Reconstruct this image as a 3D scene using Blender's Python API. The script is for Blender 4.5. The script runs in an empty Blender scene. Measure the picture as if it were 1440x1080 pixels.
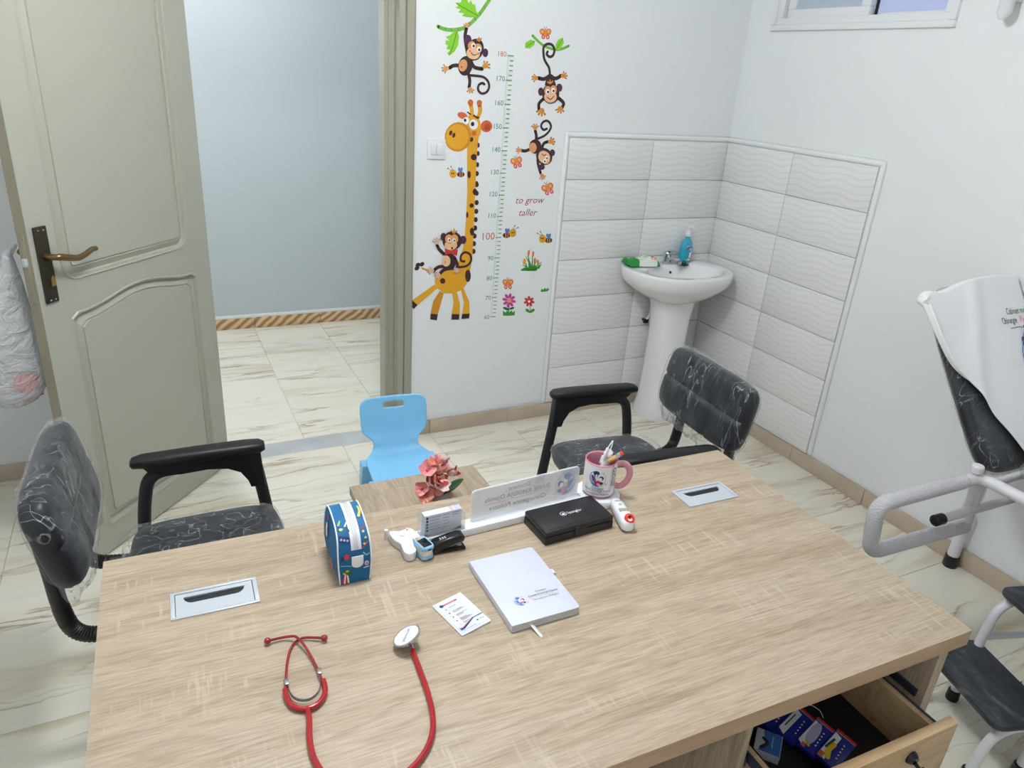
# Paediatric consulting room: desk, two wrapped visitor chairs, wash basin, growth chart wall.
import bpy, bmesh, math, random
from mathutils import Vector, Matrix, noise
from mathutils.geometry import tessellate_polygon
random.seed(7)
PI = math.pi
scene = bpy.context.scene
COL = scene.collection

# ---------------------------------------------------------------- camera, world, lights, exposure
cam_d = bpy.data.cameras.new('camera')
cam = bpy.data.objects.new('camera', cam_d)
COL.objects.link(cam)
cam_d.sensor_width = 36.0
cam_d.sensor_fit = 'HORIZONTAL'
cam_d.lens = 1021.82 / 1440.0 * 36.0
cam_d.clip_start = 0.05
R_ = Vector((0.89863, -0.43363, 0.06651)); U_ = Vector((0.11612, 0.38129, 0.91713)); F_ = Vector((0.42305, 0.81645, -0.39299))
cam.matrix_world = Matrix(((R_.x, U_.x, -F_.x, -2.82857), (R_.y, U_.y, -F_.y, -3.15583), (R_.z, U_.z, -F_.z, 1.73212), (0, 0, 0, 1)))
scene.camera = cam

world = bpy.data.worlds.new('outdoor_sky')
scene.world = world
world.use_nodes = True
bg = world.node_tree.nodes['Background']
bg.inputs['Color'].default_value = (0.54, 0.60, 0.88, 1)
bg.inputs['Strength'].default_value = 0.75

# three unseen globe lamps, the last two added as fill: place, emission strength
LAMP_MAIN = (-2.35, -1.75, 2.57, 88.0)
LAMP_FILL = (-3.30, -3.90, 2.57, 10.0)  # added weak fill behind the viewer, no real lamp known there
LAMP_HALL_FILL = (-2.75, 0.75, 2.60, 52.0)  # unseen source added to brighten the hall
LAMP_TINT = (0.955, 0.98, 1.0)

scene.view_settings.view_transform = 'Standard'
scene.view_settings.look = 'None'
scene.view_settings.exposure = 0.20
scene.view_settings.gamma = 1.0
scene.view_settings.use_curve_mapping = False

# ---------------------------------------------------------------- helpers: materials
def lin(c):
    return tuple(((v / 255.0) / 12.92 if v / 255.0 <= 0.04045 else ((v / 255.0 + 0.055) / 1.055) ** 2.4) for v in c)

def principled(name):
    m = bpy.data.materials.new(name); m.use_nodes = True
    nt = m.node_tree
    return m, nt, nt.nodes['Principled BSDF']

def N(nt, t, **kw):
    n = nt.nodes.new(t)
    for k, v in kw.items():
        if k in n.inputs: n.inputs[k].default_value = v
        else: setattr(n, k, v)
    return n

def ramp(nt, fac, stops, interp='LINEAR'):
    r = nt.nodes.new('ShaderNodeValToRGB')
    r.color_ramp.interpolation = interp
    el = r.color_ramp.elements
    while len(el) < len(stops): el.new(0.5)
    for e, (p, c) in zip(el, stops):
        e.position = p; e.color = (c[0], c[1], c[2], 1)
    nt.links.new(fac, r.inputs['Fac'])
    return r.outputs['Color']

def coords(nt, scale=(1, 1, 1), rot=(0, 0, 0), rnd=0.0, kind='Object'):
    tc = nt.nodes.new('ShaderNodeTexCoord')
    mp = nt.nodes.new('ShaderNodeMapping')
    mp.inputs['Scale'].default_value = scale; mp.inputs['Rotation'].default_value = rot
    out = tc.outputs[kind]
    if rnd:
        oi = nt.nodes.new('ShaderNodeObjectInfo')
        mu = N(nt, 'ShaderNodeMath', operation='MULTIPLY'); mu.inputs[1].default_value = rnd
        nt.links.new(oi.outputs['Random'], mu.inputs[0])
        cx = nt.nodes.new('ShaderNodeCombineXYZ')
        for i in range(3): nt.links.new(mu.outputs[0], cx.inputs[i])
        ad = N(nt, 'ShaderNodeVectorMath', operation='ADD')
        nt.links.new(out, ad.inputs[0]); nt.links.new(cx.outputs[0], ad.inputs[1])
        out = ad.outputs[0]
    nt.links.new(out, mp.inputs['Vector'])
    return mp.outputs['Vector']

def mixc(nt, fac, a, b, mode='MIX'):
    m = nt.nodes.new('ShaderNodeMix'); m.data_type = 'RGBA'; m.blend_type = mode
    for sock, v in ((m.inputs[0], fac), (m.inputs[6], a), (m.inputs[7], b)):
        if hasattr(v, 'is_linked') or hasattr(v, 'links'): nt.links.new(v, sock)
        elif isinstance(v, (int, float)): sock.default_value = v
        else: sock.default_value = (v[0], v[1], v[2], 1)
    return m.outputs[2]

def noise_fac(nt, vec, scale=5, detail=3, rough=0.5, dist=0.0):
    n = N(nt, 'ShaderNodeTexNoise'); n.inputs['Scale'].default_value = scale
    n.inputs['Detail'].default_value = detail; n.inputs['Roughness'].default_value = rough; n.inputs['Distortion'].default_value = dist
    nt.links.new(vec, n.inputs['Vector'])
    return n.outputs['Fac']

def bump(nt, bsdf, height, strength=0.2, dist=0.002):
    b = nt.nodes.new('ShaderNodeBump'); b.inputs['Strength'].default_value = strength; b.inputs['Distance'].default_value = dist
    nt.links.new(height, b.inputs['Height']); nt.links.new(b.outputs['Normal'], bsdf.inputs['Normal'])

MATS = {}
def mat(name, rgb, rough=0.5, metal=0.0, bumps=None, spec=0.5, var=0.0, coat=0.0):
    """plain coloured material with a little procedural grain"""
    if name in MATS: return MATS[name]
    m, nt, b = principled(name)
    c = lin(rgb)
    b.inputs['Base Color'].default_value = (*c, 1); b.inputs['Roughness'].default_value = rough
    b.inputs['Metallic'].default_value = metal; b.inputs['Specular IOR Level'].default_value = spec
    b.inputs['Coat Weight'].default_value = coat
    if var:
        f = noise_fac(nt, coords(nt), 6, 4)
        nt.links.new(ramp(nt, f, [(0.3, tuple(v * (1 - var) for v in c)), (0.7, tuple(min(1, v * (1 + var)) for v in c))]), b.inputs['Base Color'])
    if bumps:
        bump(nt, b, noise_fac(nt, coords(nt), bumps[0], 3), bumps[1], bumps[2])
    MATS[name] = m
    return m

def make_wood(name, axis, rgb=(172, 154, 131), dark=(144, 122, 97), light=(184, 168, 147), rough=0.42, flake=1.0):
    m, nt, b = principled(name)
    sc = {'x': (1.1, 11, 11), 'y': (11, 1.1, 11), 'z': (11, 11, 1.1)}[axis]
    v = coords(nt, sc)
    big = noise_fac(nt, v, 1.3, 5, 0.6, 0.9)
    base = ramp(nt, big, [(0.30, lin(dark)), (0.44, lin(rgb)), (0.58, lin(light)), (0.72, lin(rgb))])
    rg = noise_fac(nt, coords(nt, {'x': (0.55, 4.2, 4.2), 'y': (4.2, 0.55, 4.2), 'z': (4.2, 4.2, 0.55)}[axis]), 1.0, 3, 0.5, 0.6)
    mr = N(nt, 'ShaderNodeMath', operation='MULTIPLY'); mr.inputs[1].default_value = 95.0; nt.links.new(rg, mr.inputs[0])
    sr = N(nt, 'ShaderNodeMath', operation='SINE'); nt.links.new(mr.outputs[0], sr.inputs[0])
    base = mixc(nt, ramp(nt, sr.outputs[0], [(0.0, (0, 0, 0)), (0.55, (0.0, 0.0, 0.0)), (0.95, (0.34, 0.34, 0.34))]), base, lin(tuple(v * 0.86 for v in dark)))
    sf = {'x': (9, 160, 160), 'y': (160, 9, 160), 'z': (160, 160, 9)}[axis]
    fine = noise_fac(nt, coords(nt, sf), 1.6, 3, 0.65)
    col = mixc(nt, 0.45 * flake, base, ramp(nt, fine, [(0.36, lin((140, 122, 100))), (0.5, lin(rgb)), (0.66, lin((196, 182, 162)))]), 'MIX')
    ss = {'x': (150, 14, 14), 'y': (14, 150, 14), 'z': (14, 14, 150)}[axis]
    saw = noise_fac(nt, coords(nt, ss), 1.0, 2, 0.4)
    msk = noise_fac(nt, coords(nt, {'x': (4, 9, 9), 'y': (9, 4, 9), 'z': (9, 9, 4)}[axis]), 1.0, 2)
    mm = N(nt, 'ShaderNodeMath', operation='MULTIPLY')
    nt.links.new(ramp(nt, saw, [(0.58, (0, 0, 0)), (0.66, (1, 1, 1))]), mm.inputs[0])
    nt.links.new(ramp(nt, msk, [(0.52, (0, 0, 0)), (0.64, (0.55, 0.55, 0.55))]), mm.inputs[1])
    col = mixc(nt, mm.outputs[0], col, lin((196, 183, 163)))
    nt.links.new(col, b.inputs['Base Color'])
    b.inputs['Roughness'].default_value = rough
    bump(nt, b, fine, 0.12, 0.0006)
    MATS[name] = m
    return m

def make_floor():
    m, nt, b = principled('marble_floor_tile')
    v = coords(nt, (0.75, 6.0, 1), rnd=41.0)
    wob = noise_fac(nt, coords(nt, (2.2, 3, 1), rnd=41.0), 2.0, 4, 0.6)
    ad = N(nt, 'ShaderNodeVectorMath', operation='ADD')
    cx = nt.nodes.new('ShaderNodeCombineXYZ')
    wm = N(nt, 'ShaderNodeMath', operation='MULTIPLY'); wm.inputs[1].default_value = 0.42; nt.links.new(wob, wm.inputs[0]); nt.links.new(wm.outputs[0], cx.inputs[1]); nt.links.new(v, ad.inputs[0]); nt.links.new(cx.outputs[0], ad.inputs[1])
    cloud = noise_fac(nt, ad.outputs[0], 1.2, 5, 0.55)
    base = ramp(nt, cloud, [(0.28, lin((203, 191, 162))), (0.42, lin((230, 225, 208))), (0.60, lin((234, 230, 217))), (0.74, lin((217, 217, 206)))])
    vein = noise_fac(nt, ad.outputs[0], 0.9, 5, 0.5, 0.12)
    v1 = ramp(nt, vein, [(0.485, (0, 0, 0)), (0.498, (0.85, 0.85, 0.85)), (0.503, (0.38, 0.38, 0.38)), (0.54, (0, 0, 0))])
    v2 = ramp(nt, vein, [(0.60, (0, 0, 0)), (0.607, (0.7, 0.7, 0.7)), (0.611, (0, 0, 0))])
    mask = ramp(nt, noise_fac(nt, coords(nt, (3, 3, 3), rnd=17.0), 1.0, 2), [(0.36, (0.05, 0.05, 0.05)), (0.62, (1, 1, 1))])
    mm = N(nt, 'ShaderNodeMath', operation='MULTIPLY'); nt.links.new(v1, mm.inputs[0]); nt.links.new(mask, mm.inputs[1])
    col = mixc(nt, mm.outputs[0], base, lin((158, 124, 84)))
    m2 = N(nt, 'ShaderNodeMath', operation='MULTIPLY'); nt.links.new(v2, m2.inputs[0]); m2.inputs[1].default_value = 0.6
    col = mixc(nt, m2.outputs[0], col, lin((150, 126, 96)))
    nt.links.new(col, b.inputs['Base Color'])
    b.inputs['Roughness'].default_value = 0.16
    b.inputs['Specular IOR Level'].default_value = 0.4
    MATS['floor'] = m
    return m

def make_wall_tile():
    m, nt, b = principled('white_wavy_wall_tile')
    tc = nt.nodes.new('ShaderNodeTexCoord'); sp = nt.nodes.new('ShaderNodeSeparateXYZ')
    nt.links.new(tc.outputs['Object'], sp.inputs[0])
    def M2(op, a, c):
        n = N(nt, 'ShaderNodeMath', operation=op)
        for i, x in enumerate((a, c)):
            if x is None: continue
            if isinstance(x, (int, float)): n.inputs[i].default_value = x
            else: nt.links.new(x, n.inputs[i])
        return n.outputs[0]
    ph = M2('MULTIPLY', M2('SINE', M2('MULTIPLY', sp.outputs[0], 27.0), None), 1.7)
    ph2 = M2('MULTIPLY', noise_fac(nt, coords(nt, (5, 5, 9)), 1.0, 2), 7.0)
    z = M2('MULTIPLY', sp.outputs[2], 215.0)
    w = M2('SINE', M2('ADD', M2('ADD', z, ph), ph2), None)
    wv = M2('MULTIPLY', M2('ADD', w, 1.0), 0.5)
    nt.links.new(ramp(nt, wv, [(0.0, lin((225, 226, 226))), (0.25, lin((233, 234, 234))), (1.0, lin((234, 235, 235)))]), b.inputs['Base Color'])
    b.inputs['Roughness'].default_value = 0.22
    bump(nt, b, wv, 0.05, 0.0010)
    MATS['wall_tile'] = m
    return m

def make_plaster(name, rgb):
    m, nt, b = principled(name)
    c = lin(rgb)
    f = noise_fac(nt, coords(nt), 1.6, 4)
    nt.links.new(ramp(nt, f, [(0.3, tuple(v * 0.975 for v in c)), (0.7, c)]), b.inputs['Base Color'])
    b.inputs['Roughness'].default_value = 0.55
    b.inputs['Specular IOR Level'].default_value = 0.3
    bump(nt, b, noise_fac(nt, coords(nt), 26, 3), 0.05, 0.002)
    MATS[name] = m
    return m

def facing(nt, k=0.5, p=3.0, base=0.03):
    """reflectance rising towards grazing view, the same from both sides of a thin sheet"""
    lw = N(nt, 'ShaderNodeLayerWeight'); lw.inputs['Blend'].default_value = 0.5
    pw = N(nt, 'ShaderNodeMath', operation='POWER'); pw.inputs[1].default_value = p
    nt.links.new(lw.outputs['Facing'], pw.inputs[0])
    ml = N(nt, 'ShaderNodeMath', operation='MULTIPLY_ADD'); ml.inputs[1].default_value = k; ml.inputs[2].default_value = base
    nt.links.new(pw.outputs[0], ml.inputs[0])
    return ml.outputs[0]

def sheet_shader(name, tint, fac_fn, rgb, rough, bump_fn=None):
    m = bpy.data.materials.new(name); m.use_nodes = True
    nt = m.node_tree; nt.nodes.clear()
    out = nt.nodes.new('ShaderNodeOutputMaterial')
    tr = N(nt, 'ShaderNodeBsdfTransparent'); tr.inputs['Color'].default_value = (*tint, 1)
    gl = N(nt, 'ShaderNodeBsdfPrincipled'); gl.inputs['Base Color'].default_value = (*rgb, 1); gl.inputs['Roughness'].default_value = rough
    if bump_fn: bump_fn(nt, gl)
    mx = nt.nodes.new('ShaderNodeMixShader')
    nt.links.new(fac_fn(nt), mx.inputs[0]); nt.links.new(tr.outputs[0], mx.inputs[1]); nt.links.new(gl.outputs[0], mx.inputs[2])
    nt.links.new(mx.outputs[0], out.inputs['Surface'])
    MATS[name] = m
    return m

def make_film(name, crease=0.6, wr=(5, 5, 5), haze=0.010, graze=0.32):
    """thin clear packing film: mostly see-through, with glossy creases"""
    def fac(nt):
        v = coords(nt, (wr[0] * 2.2, wr[1] * 2.4, wr[2] * 0.55), rot=(0.55, 0.2, 0))
        f = noise_fac(nt, v, 1.6, 2, 0.5, 0.35)
        cr = ramp(nt, f, [(0.488, (0, 0, 0)), (0.499, (crease,) * 3), (0.504, (crease * 0.15,) * 3), (0.525, (0, 0, 0))])
        f2 = noise_fac(nt, coords(nt, (wr[0] * 0.8, wr[1] * 3.6, wr[2] * 0.9), rot=(-0.35, 0.3, 0.2)), 1.6, 2, 0.5, 0.4)
        cr2 = ramp(nt, f2, [(0.54, (0, 0, 0)), (0.548, (crease * 0.6,) * 3), (0.556, (0, 0, 0))])
        msk = ramp(nt, noise_fac(nt, coords(nt, (7, 7, 7)), 1.0, 1), [(0.34, (0.08, 0.08, 0.08)), (0.56, (1, 1, 1))])
        ad = N(nt, 'ShaderNodeMath', operation='ADD'); nt.links.new(cr, ad.inputs[0]); nt.links.new(cr2, ad.inputs[1])
        ml = N(nt, 'ShaderNodeMath', operation='MULTIPLY'); nt.links.new(ad.outputs[0], ml.inputs[0]); nt.links.new(msk, ml.inputs[1])
        a2 = N(nt, 'ShaderNodeMath', operation='ADD'); a2.use_clamp = True
        nt.links.new(ml.outputs[0], a2.inputs[0]); nt.links.new(facing(nt, graze, 2.5, haze), a2.inputs[1])
        return a2.outputs[0]
    def bp(nt, gl):
        f = noise_fac(nt, coords(nt, wr), 2.4, 4, 0.6, 1.2)
        bump(nt, gl, f, 1.0, 0.035)
    return sheet_shader(name, (0.985, 0.99, 0.99), fac, (0.74, 0.77, 0.78), 0.14, bp)

def make_clear(name, tint=(0.97, 0.98, 0.98), rough=0.02, white=0.0, alpha=0.82):
    """clear or frosted sheet plastic / window glass"""
    return sheet_shader(name, tint, lambda nt: facing(nt, 0.5, 4.0, 1 - alpha), tint, rough)

def make_leather(name):
    m, nt, b = principled(name)
    f = noise_fac(nt, coords(nt), 7, 4)
    nt.links.new(ramp(nt, f, [(0.3, lin((20, 23, 32))), (0.7, lin((29, 33, 43)))]), b.inputs['Base Color'])
    b.inputs['Roughness'].default_value = 0.42
    bump(nt, b, noise_fac(nt, coords(nt), 40, 3), 0.25, 0.002)
    MATS[name] = m
    return m

def make_striped_stone(name, a, c, rot):
    m, nt, b = principled(name)
    v = coords(nt, (1, 1, 1), rot=(0, rot, 0), rnd=9.0)
    w = N(nt, 'ShaderNodeTexWave'); w.inputs['Scale'].default_value = 7; w.inputs['Distortion'].default_value = 5.0; w.inputs['Detail'].default_value = 3; w.inputs['Detail Scale'].default_value = 0.7
    nt.links.new(v, w.inputs['Vector'])
    nt.links.new(ramp(nt, w.outputs['Fac'], [(0.1, lin(a)), (0.45, lin(tuple((x + y) / 2 for x, y in zip(a, c)))), (0.8, lin(c))]), b.inputs['Base Color'])
    b.inputs['Roughness'].default_value = 0.3
    MATS[name] = m
    return m

make_wood('wood_x', 'x'); make_wood('wood_y', 'y'); make_wood('wood_z', 'z')
make_wood('drawer_wood', 'x', (196, 162, 118), (166, 128, 86), (208, 178, 138), 0.4, 0.5)
make_wood('edge_wood', 'x', (182, 150, 118), (160, 126, 96), (192, 162, 132), 0.45, 0.3)
make_floor(); make_wall_tile()
make_plaster('wall_paint', (237, 240, 241)); make_plaster('hall_paint', (186, 194, 197)); make_plaster('ceiling_paint', (244, 245, 245))
make_film('packing_film')
make_film('bag_film', 0.35, (5, 5, 9), 0.50, 0.3)
make_leather('leather')
make_striped_stone('hall_skirting_stone', (150, 112, 72), (214, 186, 146), 0.9)
mat('skirting_stone', (194, 178, 158), 0.35, var=0.10)
mat('threshold_marble', (186, 188, 190), 0.2, var=0.12)
mat('grout', (206, 200, 186), 0.8)
mat('tile_grout', (188, 182, 172), 0.8)
mat('gloss_white', (228, 232, 234), 0.35)
mat('door_paint', (173, 174, 161), 0.36, bumps=(40, 0.04, 0.002))
mat('frame_paint', (158, 157, 142), 0.4)
mat('edge_paint', (150, 142, 122), 0.5)
mat('black_plastic', (20, 20, 22), 0.45)
mat('black_matte', (26, 27, 30), 0.6)
mat('black_gloss', (16, 17, 20), 0.2)
mat('case_black', (24, 25, 28), 0.38, bumps=(300, 0.15, 0.0004))
mat('bronze_dark', (62, 56, 48), 0.4, 0.6)
mat('bronze', (124, 102, 66), 0.32, 0.85)
mat('brass', (176, 150, 90), 0.3, 0.9)
mat('chrome', (200, 203, 206), 0.12, 1.0)
mat('steel', (170, 172, 174), 0.25, 1.0)
mat('alu', (205, 212, 220), 0.38, 0.35)
mat('slide_metal', (62, 72, 92), 0.4, 0.5)
mat('ceramic', (236, 237, 238), 0.1, coat=0.3)
mat('white_plastic', (234, 236, 240), 0.32)
mat('white_metal', (222, 221, 226), 0.3)
mat('upvc', (232, 234, 236), 0.3)
mat('blue_plastic', (134, 199, 240), 0.32)
mat('red_rubber', (160, 12, 24), 0.22, coat=0.4)
mat('red_dark', (140, 16, 26), 0.25, coat=0.4)
mat('paper', (220, 224, 234), 0.55)
mat('page_edge', (206, 202, 190), 0.7)
mat('cover_white', (206, 210, 226), 0.42)
mat('sheet_white', (244, 245, 247), 0.45)
mat('ribbon_white', (226, 228, 230), 0.4)
mat('bag_blue', (14, 100, 150), 0.7, bumps=(350, 0.2, 0.0005))
mat('trim_white', (238, 238, 242), 0.5)
mat('pink_glaze', (206, 140, 156), 0.18, coat=0.3)
mat('leaf_green', (40, 84, 38), 0.4)
mat('stem_green', (66, 96, 40), 0.5)
mat('petal_pink', (246, 166, 168), 0.55, var=0.15)
mat('petal_coral', (248, 172, 150), 0.55, var=0.15)
mat('petal_pale', (250, 214, 212), 0.55, var=0.1)
mat('petal_red', (206, 40, 56), 0.5, var=0.2)
mat('pot_stone', (176, 160, 158), 0.3, var=0.45)
mat('soap_teal', (30, 168, 196), 0.15, coat=0.5)
mat('oxi_blue', (150, 196, 232), 0.3)
mat('oxi_cream', (230, 226, 214), 0.4)
mat('pack_green', (30, 140, 50), 0.35)
mat('pack_white', (224, 232, 222), 0.35)
mat('pack_blue', (36, 44, 150), 0.3)
mat('bright_red', (222, 66, 52), 0.35)
mat('cork', (198, 160, 98), 0.6)
mat('screen_grey', (150, 156, 150), 0.3)
mat('dust_black', (44, 47, 53), 0.5)
mat('bubble_wrap', (236, 234, 240), 0.25, bumps=(210, 1.0, 0.012))
mat('drawer_black', (24, 25, 28), 0.6)
make_clear('window_glass', (0.95, 0.97, 1.0), 0.02, alpha=0.94)
make_clear('frosted_glass', (0.62, 0.70, 0.80), 0.5, alpha=0.25)
make_clear('acrylic', (0.97, 0.98, 0.98), 0.05, alpha=0.9)
make_clear('vial_glass', (0.95, 0.97, 0.97), 0.03, alpha=0.75)
def make_frost():
    """frosted acrylic: half see-through milky sheet"""
    m = bpy.data.materials.new('frosted_acrylic'); m.use_nodes = True
    nt = m.node_tree; nt.nodes.clear()
    out = nt.nodes.new('ShaderNodeOutputMaterial')
    rf = N(nt, 'ShaderNodeBsdfTransparent'); rf.inputs['Color'].default_value = (0.97, 0.98, 1, 1)
    df = N(nt, 'ShaderNodeBsdfDiffuse'); df.inputs['Color'].default_value = (0.86, 0.88, 0.92, 1)
    mx = nt.nodes.new('ShaderNodeMixShader'); mx.inputs[0].default_value = 0.52
    nt.links.new(rf.outputs[0], mx.inputs[1]); nt.links.new(df.outputs[0], mx.inputs[2]); nt.links.new(mx.outputs[0], out.inputs['Surface'])
    MATS['frosted_acrylic'] = m
make_frost()
def make_dusty():
    m, nt, b = principled('dusty_tread')
    f = noise_fac(nt, coords(nt, (22, 9, 9), rot=(0, 0, 0.5)), 1.0, 6, 0.65, 0.8)
    nt.links.new(ramp(nt, f, [(0.42, lin((36, 39, 45))), (0.58, lin((56, 60, 66))), (0.74, lin((112, 114, 116)))]), b.inputs['Base Color'])
    b.inputs['Roughness'].default_value = 0.45
    MATS['dust_black'] = m
make_dusty()

# print inks
INK = {'br': (58, 34, 36), 'tan': (226, 158, 104), 'org': (226, 150, 60), 'pur': (76, 42, 74), 'pale': (226, 188, 168), 'wh': (244, 244, 246), 'bk': (24, 22, 26),
       'gr': (132, 204, 44), 'gr2': (70, 130, 40), 'gr3': (58, 146, 50), 'gr4': (30, 90, 60), 'vine': (118, 184, 62), 'face': (240, 190, 150), 'pk': (226, 110, 110),
       'yel': (226, 164, 36), 'yel2': (204, 138, 30), 'gor': (208, 100, 52), 'gor2': (180, 74, 44), 'bf1': (222, 122, 66), 'bf2': (220, 80, 96), 'bf3': (240, 180, 90),
       'blue': (82, 124, 200), 'mag': (196, 58, 150), 'red': (206, 44, 48), 'teal': (52, 138, 124), 'num': (206, 112, 72), 'tick': (126, 160, 112), 'strip': (214, 226, 214), 'script': (172, 62, 84),
       'navy': (40, 50, 100), 'lblue': (70, 122, 196), 'grey': (110, 114, 128), 'dgrey': (66, 68, 80), 'rose': (214, 92, 120), 'lrose': (232, 170, 186), 'purple': (86, 74, 140),
       'lav': (190, 190, 220), 'crim': (190, 44, 90), 'white': (240, 241, 244), 'ygr': (150, 190, 60), 'banana': (232, 200, 50), 'sky': (150, 200, 230), 'salmon': (236, 140, 110), 'pgreen': (196, 222, 180), 'brownp': (150, 92, 60), 'ghost': (142, 146, 156), 'ghost2': (166, 169, 178), 'gblue': (150, 168, 206), 'gnavy': (138, 146, 182), 'grose': (224, 176, 188)}
def ink(k): return mat('ink_' + k, INK[k], 0.5)

# ---------------------------------------------------------------- helpers: meshes
class MB:
    def __init__(self):
        self.V = []; self.Fc = []; self.mi = []; self.cur = 0; self.M = None
    def add(self, verts, faces, mi=None):
        o = len(self.V)
        M = self.M
        self.V += [tuple(M @ Vector(v)) if M else tuple(v) for v in verts]
        self.Fc += [tuple(i + o for i in f) for f in faces]
        self.mi += [self.cur if mi is None else mi] * len(faces)
        return self
    def _bm(self, bm):
        bm.verts.index_update()
        self.add([v.co[:] for v in bm.verts], [[v.index for v in f.verts] for f in bm.faces]); bm.free()
        return self
    def box(self, x0, y0, z0, x1, y1, z1, bev=0, seg=2):
        bm = bmesh.new()
        bmesh.ops.create_cube(bm, size=1)
        for v in bm.verts: v.co = Vector(((x0 + x1) / 2 + v.co.x * (x1 - x0), (y0 + y1) / 2 + v.co.y * (y1 - y0), (z0 + z1) / 2 + v.co.z * (z1 - z0)))
        if bev: bmesh.ops.bevel(bm, geom=bm.edges[:], offset=bev, segments=seg, profile=0.5, affect='EDGES')
        return self._bm(bm)
    def prism(self, pts, z0, z1, bev=0, seg=2):
        bm = bmesh.new()
        a = [bm.verts.new((p[0], p[1], z0)) for p in pts]; b = [bm.verts.new((p[0], p[1], z1)) for p in pts]
        n = len(pts)
        bm.faces.new(a[::-1]); bm.faces.new(b)
        for i in range(n): bm.faces.new((a[i], a[(i + 1) % n], b[(i + 1) % n], b[i]))
        bmesh.ops.recalc_face_normals(bm, faces=bm.faces[:])
        if bev:
            ee = [e for e in bm.edges if abs(e.verts[0].co.z - e.verts[1].co.z) < 1e-9]
            bmesh.ops.bevel(bm, geom=ee, offset=bev, segments=seg, profile=0.5, affect='EDGES')
        return self._bm(bm)
    def loft(self, rings, caps=True, closed=False):
        n = len(rings[0]); V = [p for r in rings for p in r]; F = []
        m = len(rings)
        for i in range(m if closed else m - 1):
            for j in range(n):
                F.append((i * n + j, i * n + (j + 1) % n, ((i + 1) % m) * n + (j + 1) % n, ((i + 1) % m) * n + j))
        if caps and not closed: F += [tuple(range(n))[::-1], tuple(range((m - 1) * n, m * n))]
        return self.add(V, F)
    def grid(self, fn, nu, nv, skip=None):
        V = [fn(i / nu, j / nv) for i in range(nu + 1) for j in range(nv + 1)]
        F = []
        for i in range(nu):
            for j in range(nv):
                if skip and skip(i, j): continue
                a = i * (nv + 1) + j
                F.append((a, a + nv + 1, a + nv + 2, a + 1))
        return self.add(V, F)
    def tube(self, pts, r, n=12, closed=False, caps=True, flat=1.0):
        P = [Vector(p) for p in pts]; m = len(P); rr = r if isinstance(r, (list, tuple)) else [r] * m
        up = None; rings = []
        for i in range(m):
            if closed: t = (P[(i + 1) % m] - P[i - 1])
            else: t = P[min(i + 1, m - 1)] - P[max(i - 1, 0)]
            t.normalize()
            if up is None:
                up = Vector((0, 0, 1)) if abs(t.z) < 0.9 else Vector((1, 0, 0))
            up = (up - t * up.dot(t)); up.normalize()
            s = t.cross(up)
            rings.append([P[i] + s * (rr[i] * math.cos(2 * PI * k / n)) + up * (rr[i] * flat * math.sin(2 * PI * k / n)) for k in range(n)])
        return self.loft(rings, caps, closed)
    def lathe(self, prof, n=28, c=(0, 0, 0), sx=1, sy=1, caps=True):
        rings = [[(c[0] + r * sx * math.cos(2 * PI * k / n), c[1] + r * sy * math.sin(2 * PI * k / n), c[2] + z) for k in range(n)] for r, z in prof]
        return self.loft(rings, caps)
    def ball(self, c, r, n=14):
        r = r if isinstance(r, (list, tuple)) else (r, r, r)
        m = n // 2
        prof = [(max(1e-4, math.sin(PI * i / m)), -math.cos(PI * i / m)) for i in range(m + 1)]
        rings = [[(c[0] + q * r[0] * math.cos(2 * PI * k / n), c[1] + q * r[1] * math.sin(2 * PI * k / n), c[2] + z * r[2]) for k in range(n)] for q, z in prof]
        return self.loft(rings)
    def pillow(self, w, d, h, nu=22, nv=22, seam=None, e=0.32, p=6):
        """upholstered pad centred on the origin, soft rim, optional seam grooves"""
        def uu(t): return math.sin((t - 0.5) * PI) * 0.5 + (t - 0.5)
        def pt(a, b, s):
            u = uu(a); v = uu(b)
            k = max(0.0, (1 - abs(u) ** p) * (1 - abs(v) ** p)) ** e
            rx = 1 - 0.10 * abs(v) ** 5; ry = 1 - 0.10 * abs(u) ** 5
            z = h / 2 * k
            if seam and s > 0: z -= seam(u, v) * min(1, k * 2)
            return (w / 2 * u * rx, d / 2 * v * ry, s * z)
        self.grid(lambda a, b: pt(a, b, 1), nu, nv)
        self.grid(lambda a, b: pt(a, 1 - b, -1), nu, nv)
        return self

def crom(pts, k=6, closed=False):
    """smooth curve through points"""
    P = [Vector(p) for p in pts]; n = len(P); out = []
    rng = range(n) if closed else range(n - 1)
    for i in rng:
        if closed: a, b, c, d = P[i - 1], P[i], P[(i + 1) % n], P[(i + 2) % n]
        else: a, b, c, d = P[max(i - 1, 0)], P[i], P[i + 1], P[min(i + 2, n - 1)]
        for s in range(k):
            t = s / k
            out.append(0.5 * (2 * b + (c - a) * t + (2 * a - 5 * b + 4 * c - d) * t * t + (3 * b - a - 3 * c + d) * t ** 3))
    if not closed: out.append(P[-1])
    return out

def fillet(pts, r, k=6):
    """polyline with rounded corners"""
    P = [Vector(p) for p in pts]; out = [P[0]]
    for i in range(1, len(P) - 1):
        a = (P[i - 1] - P[i]); b = (P[i + 1] - P[i])
        rr = min(r, a.length * 0.49, b.length * 0.49)
        s = P[i] + a.normalized() * rr; e = P[i] + b.normalized() * rr
        for j in range(k + 1):
            t = j / k
            out.append(s * (1 - t) ** 2 + P[i] * 2 * t * (1 - t) + e * t * t)
    out.append(P[-1])
    return out

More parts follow.
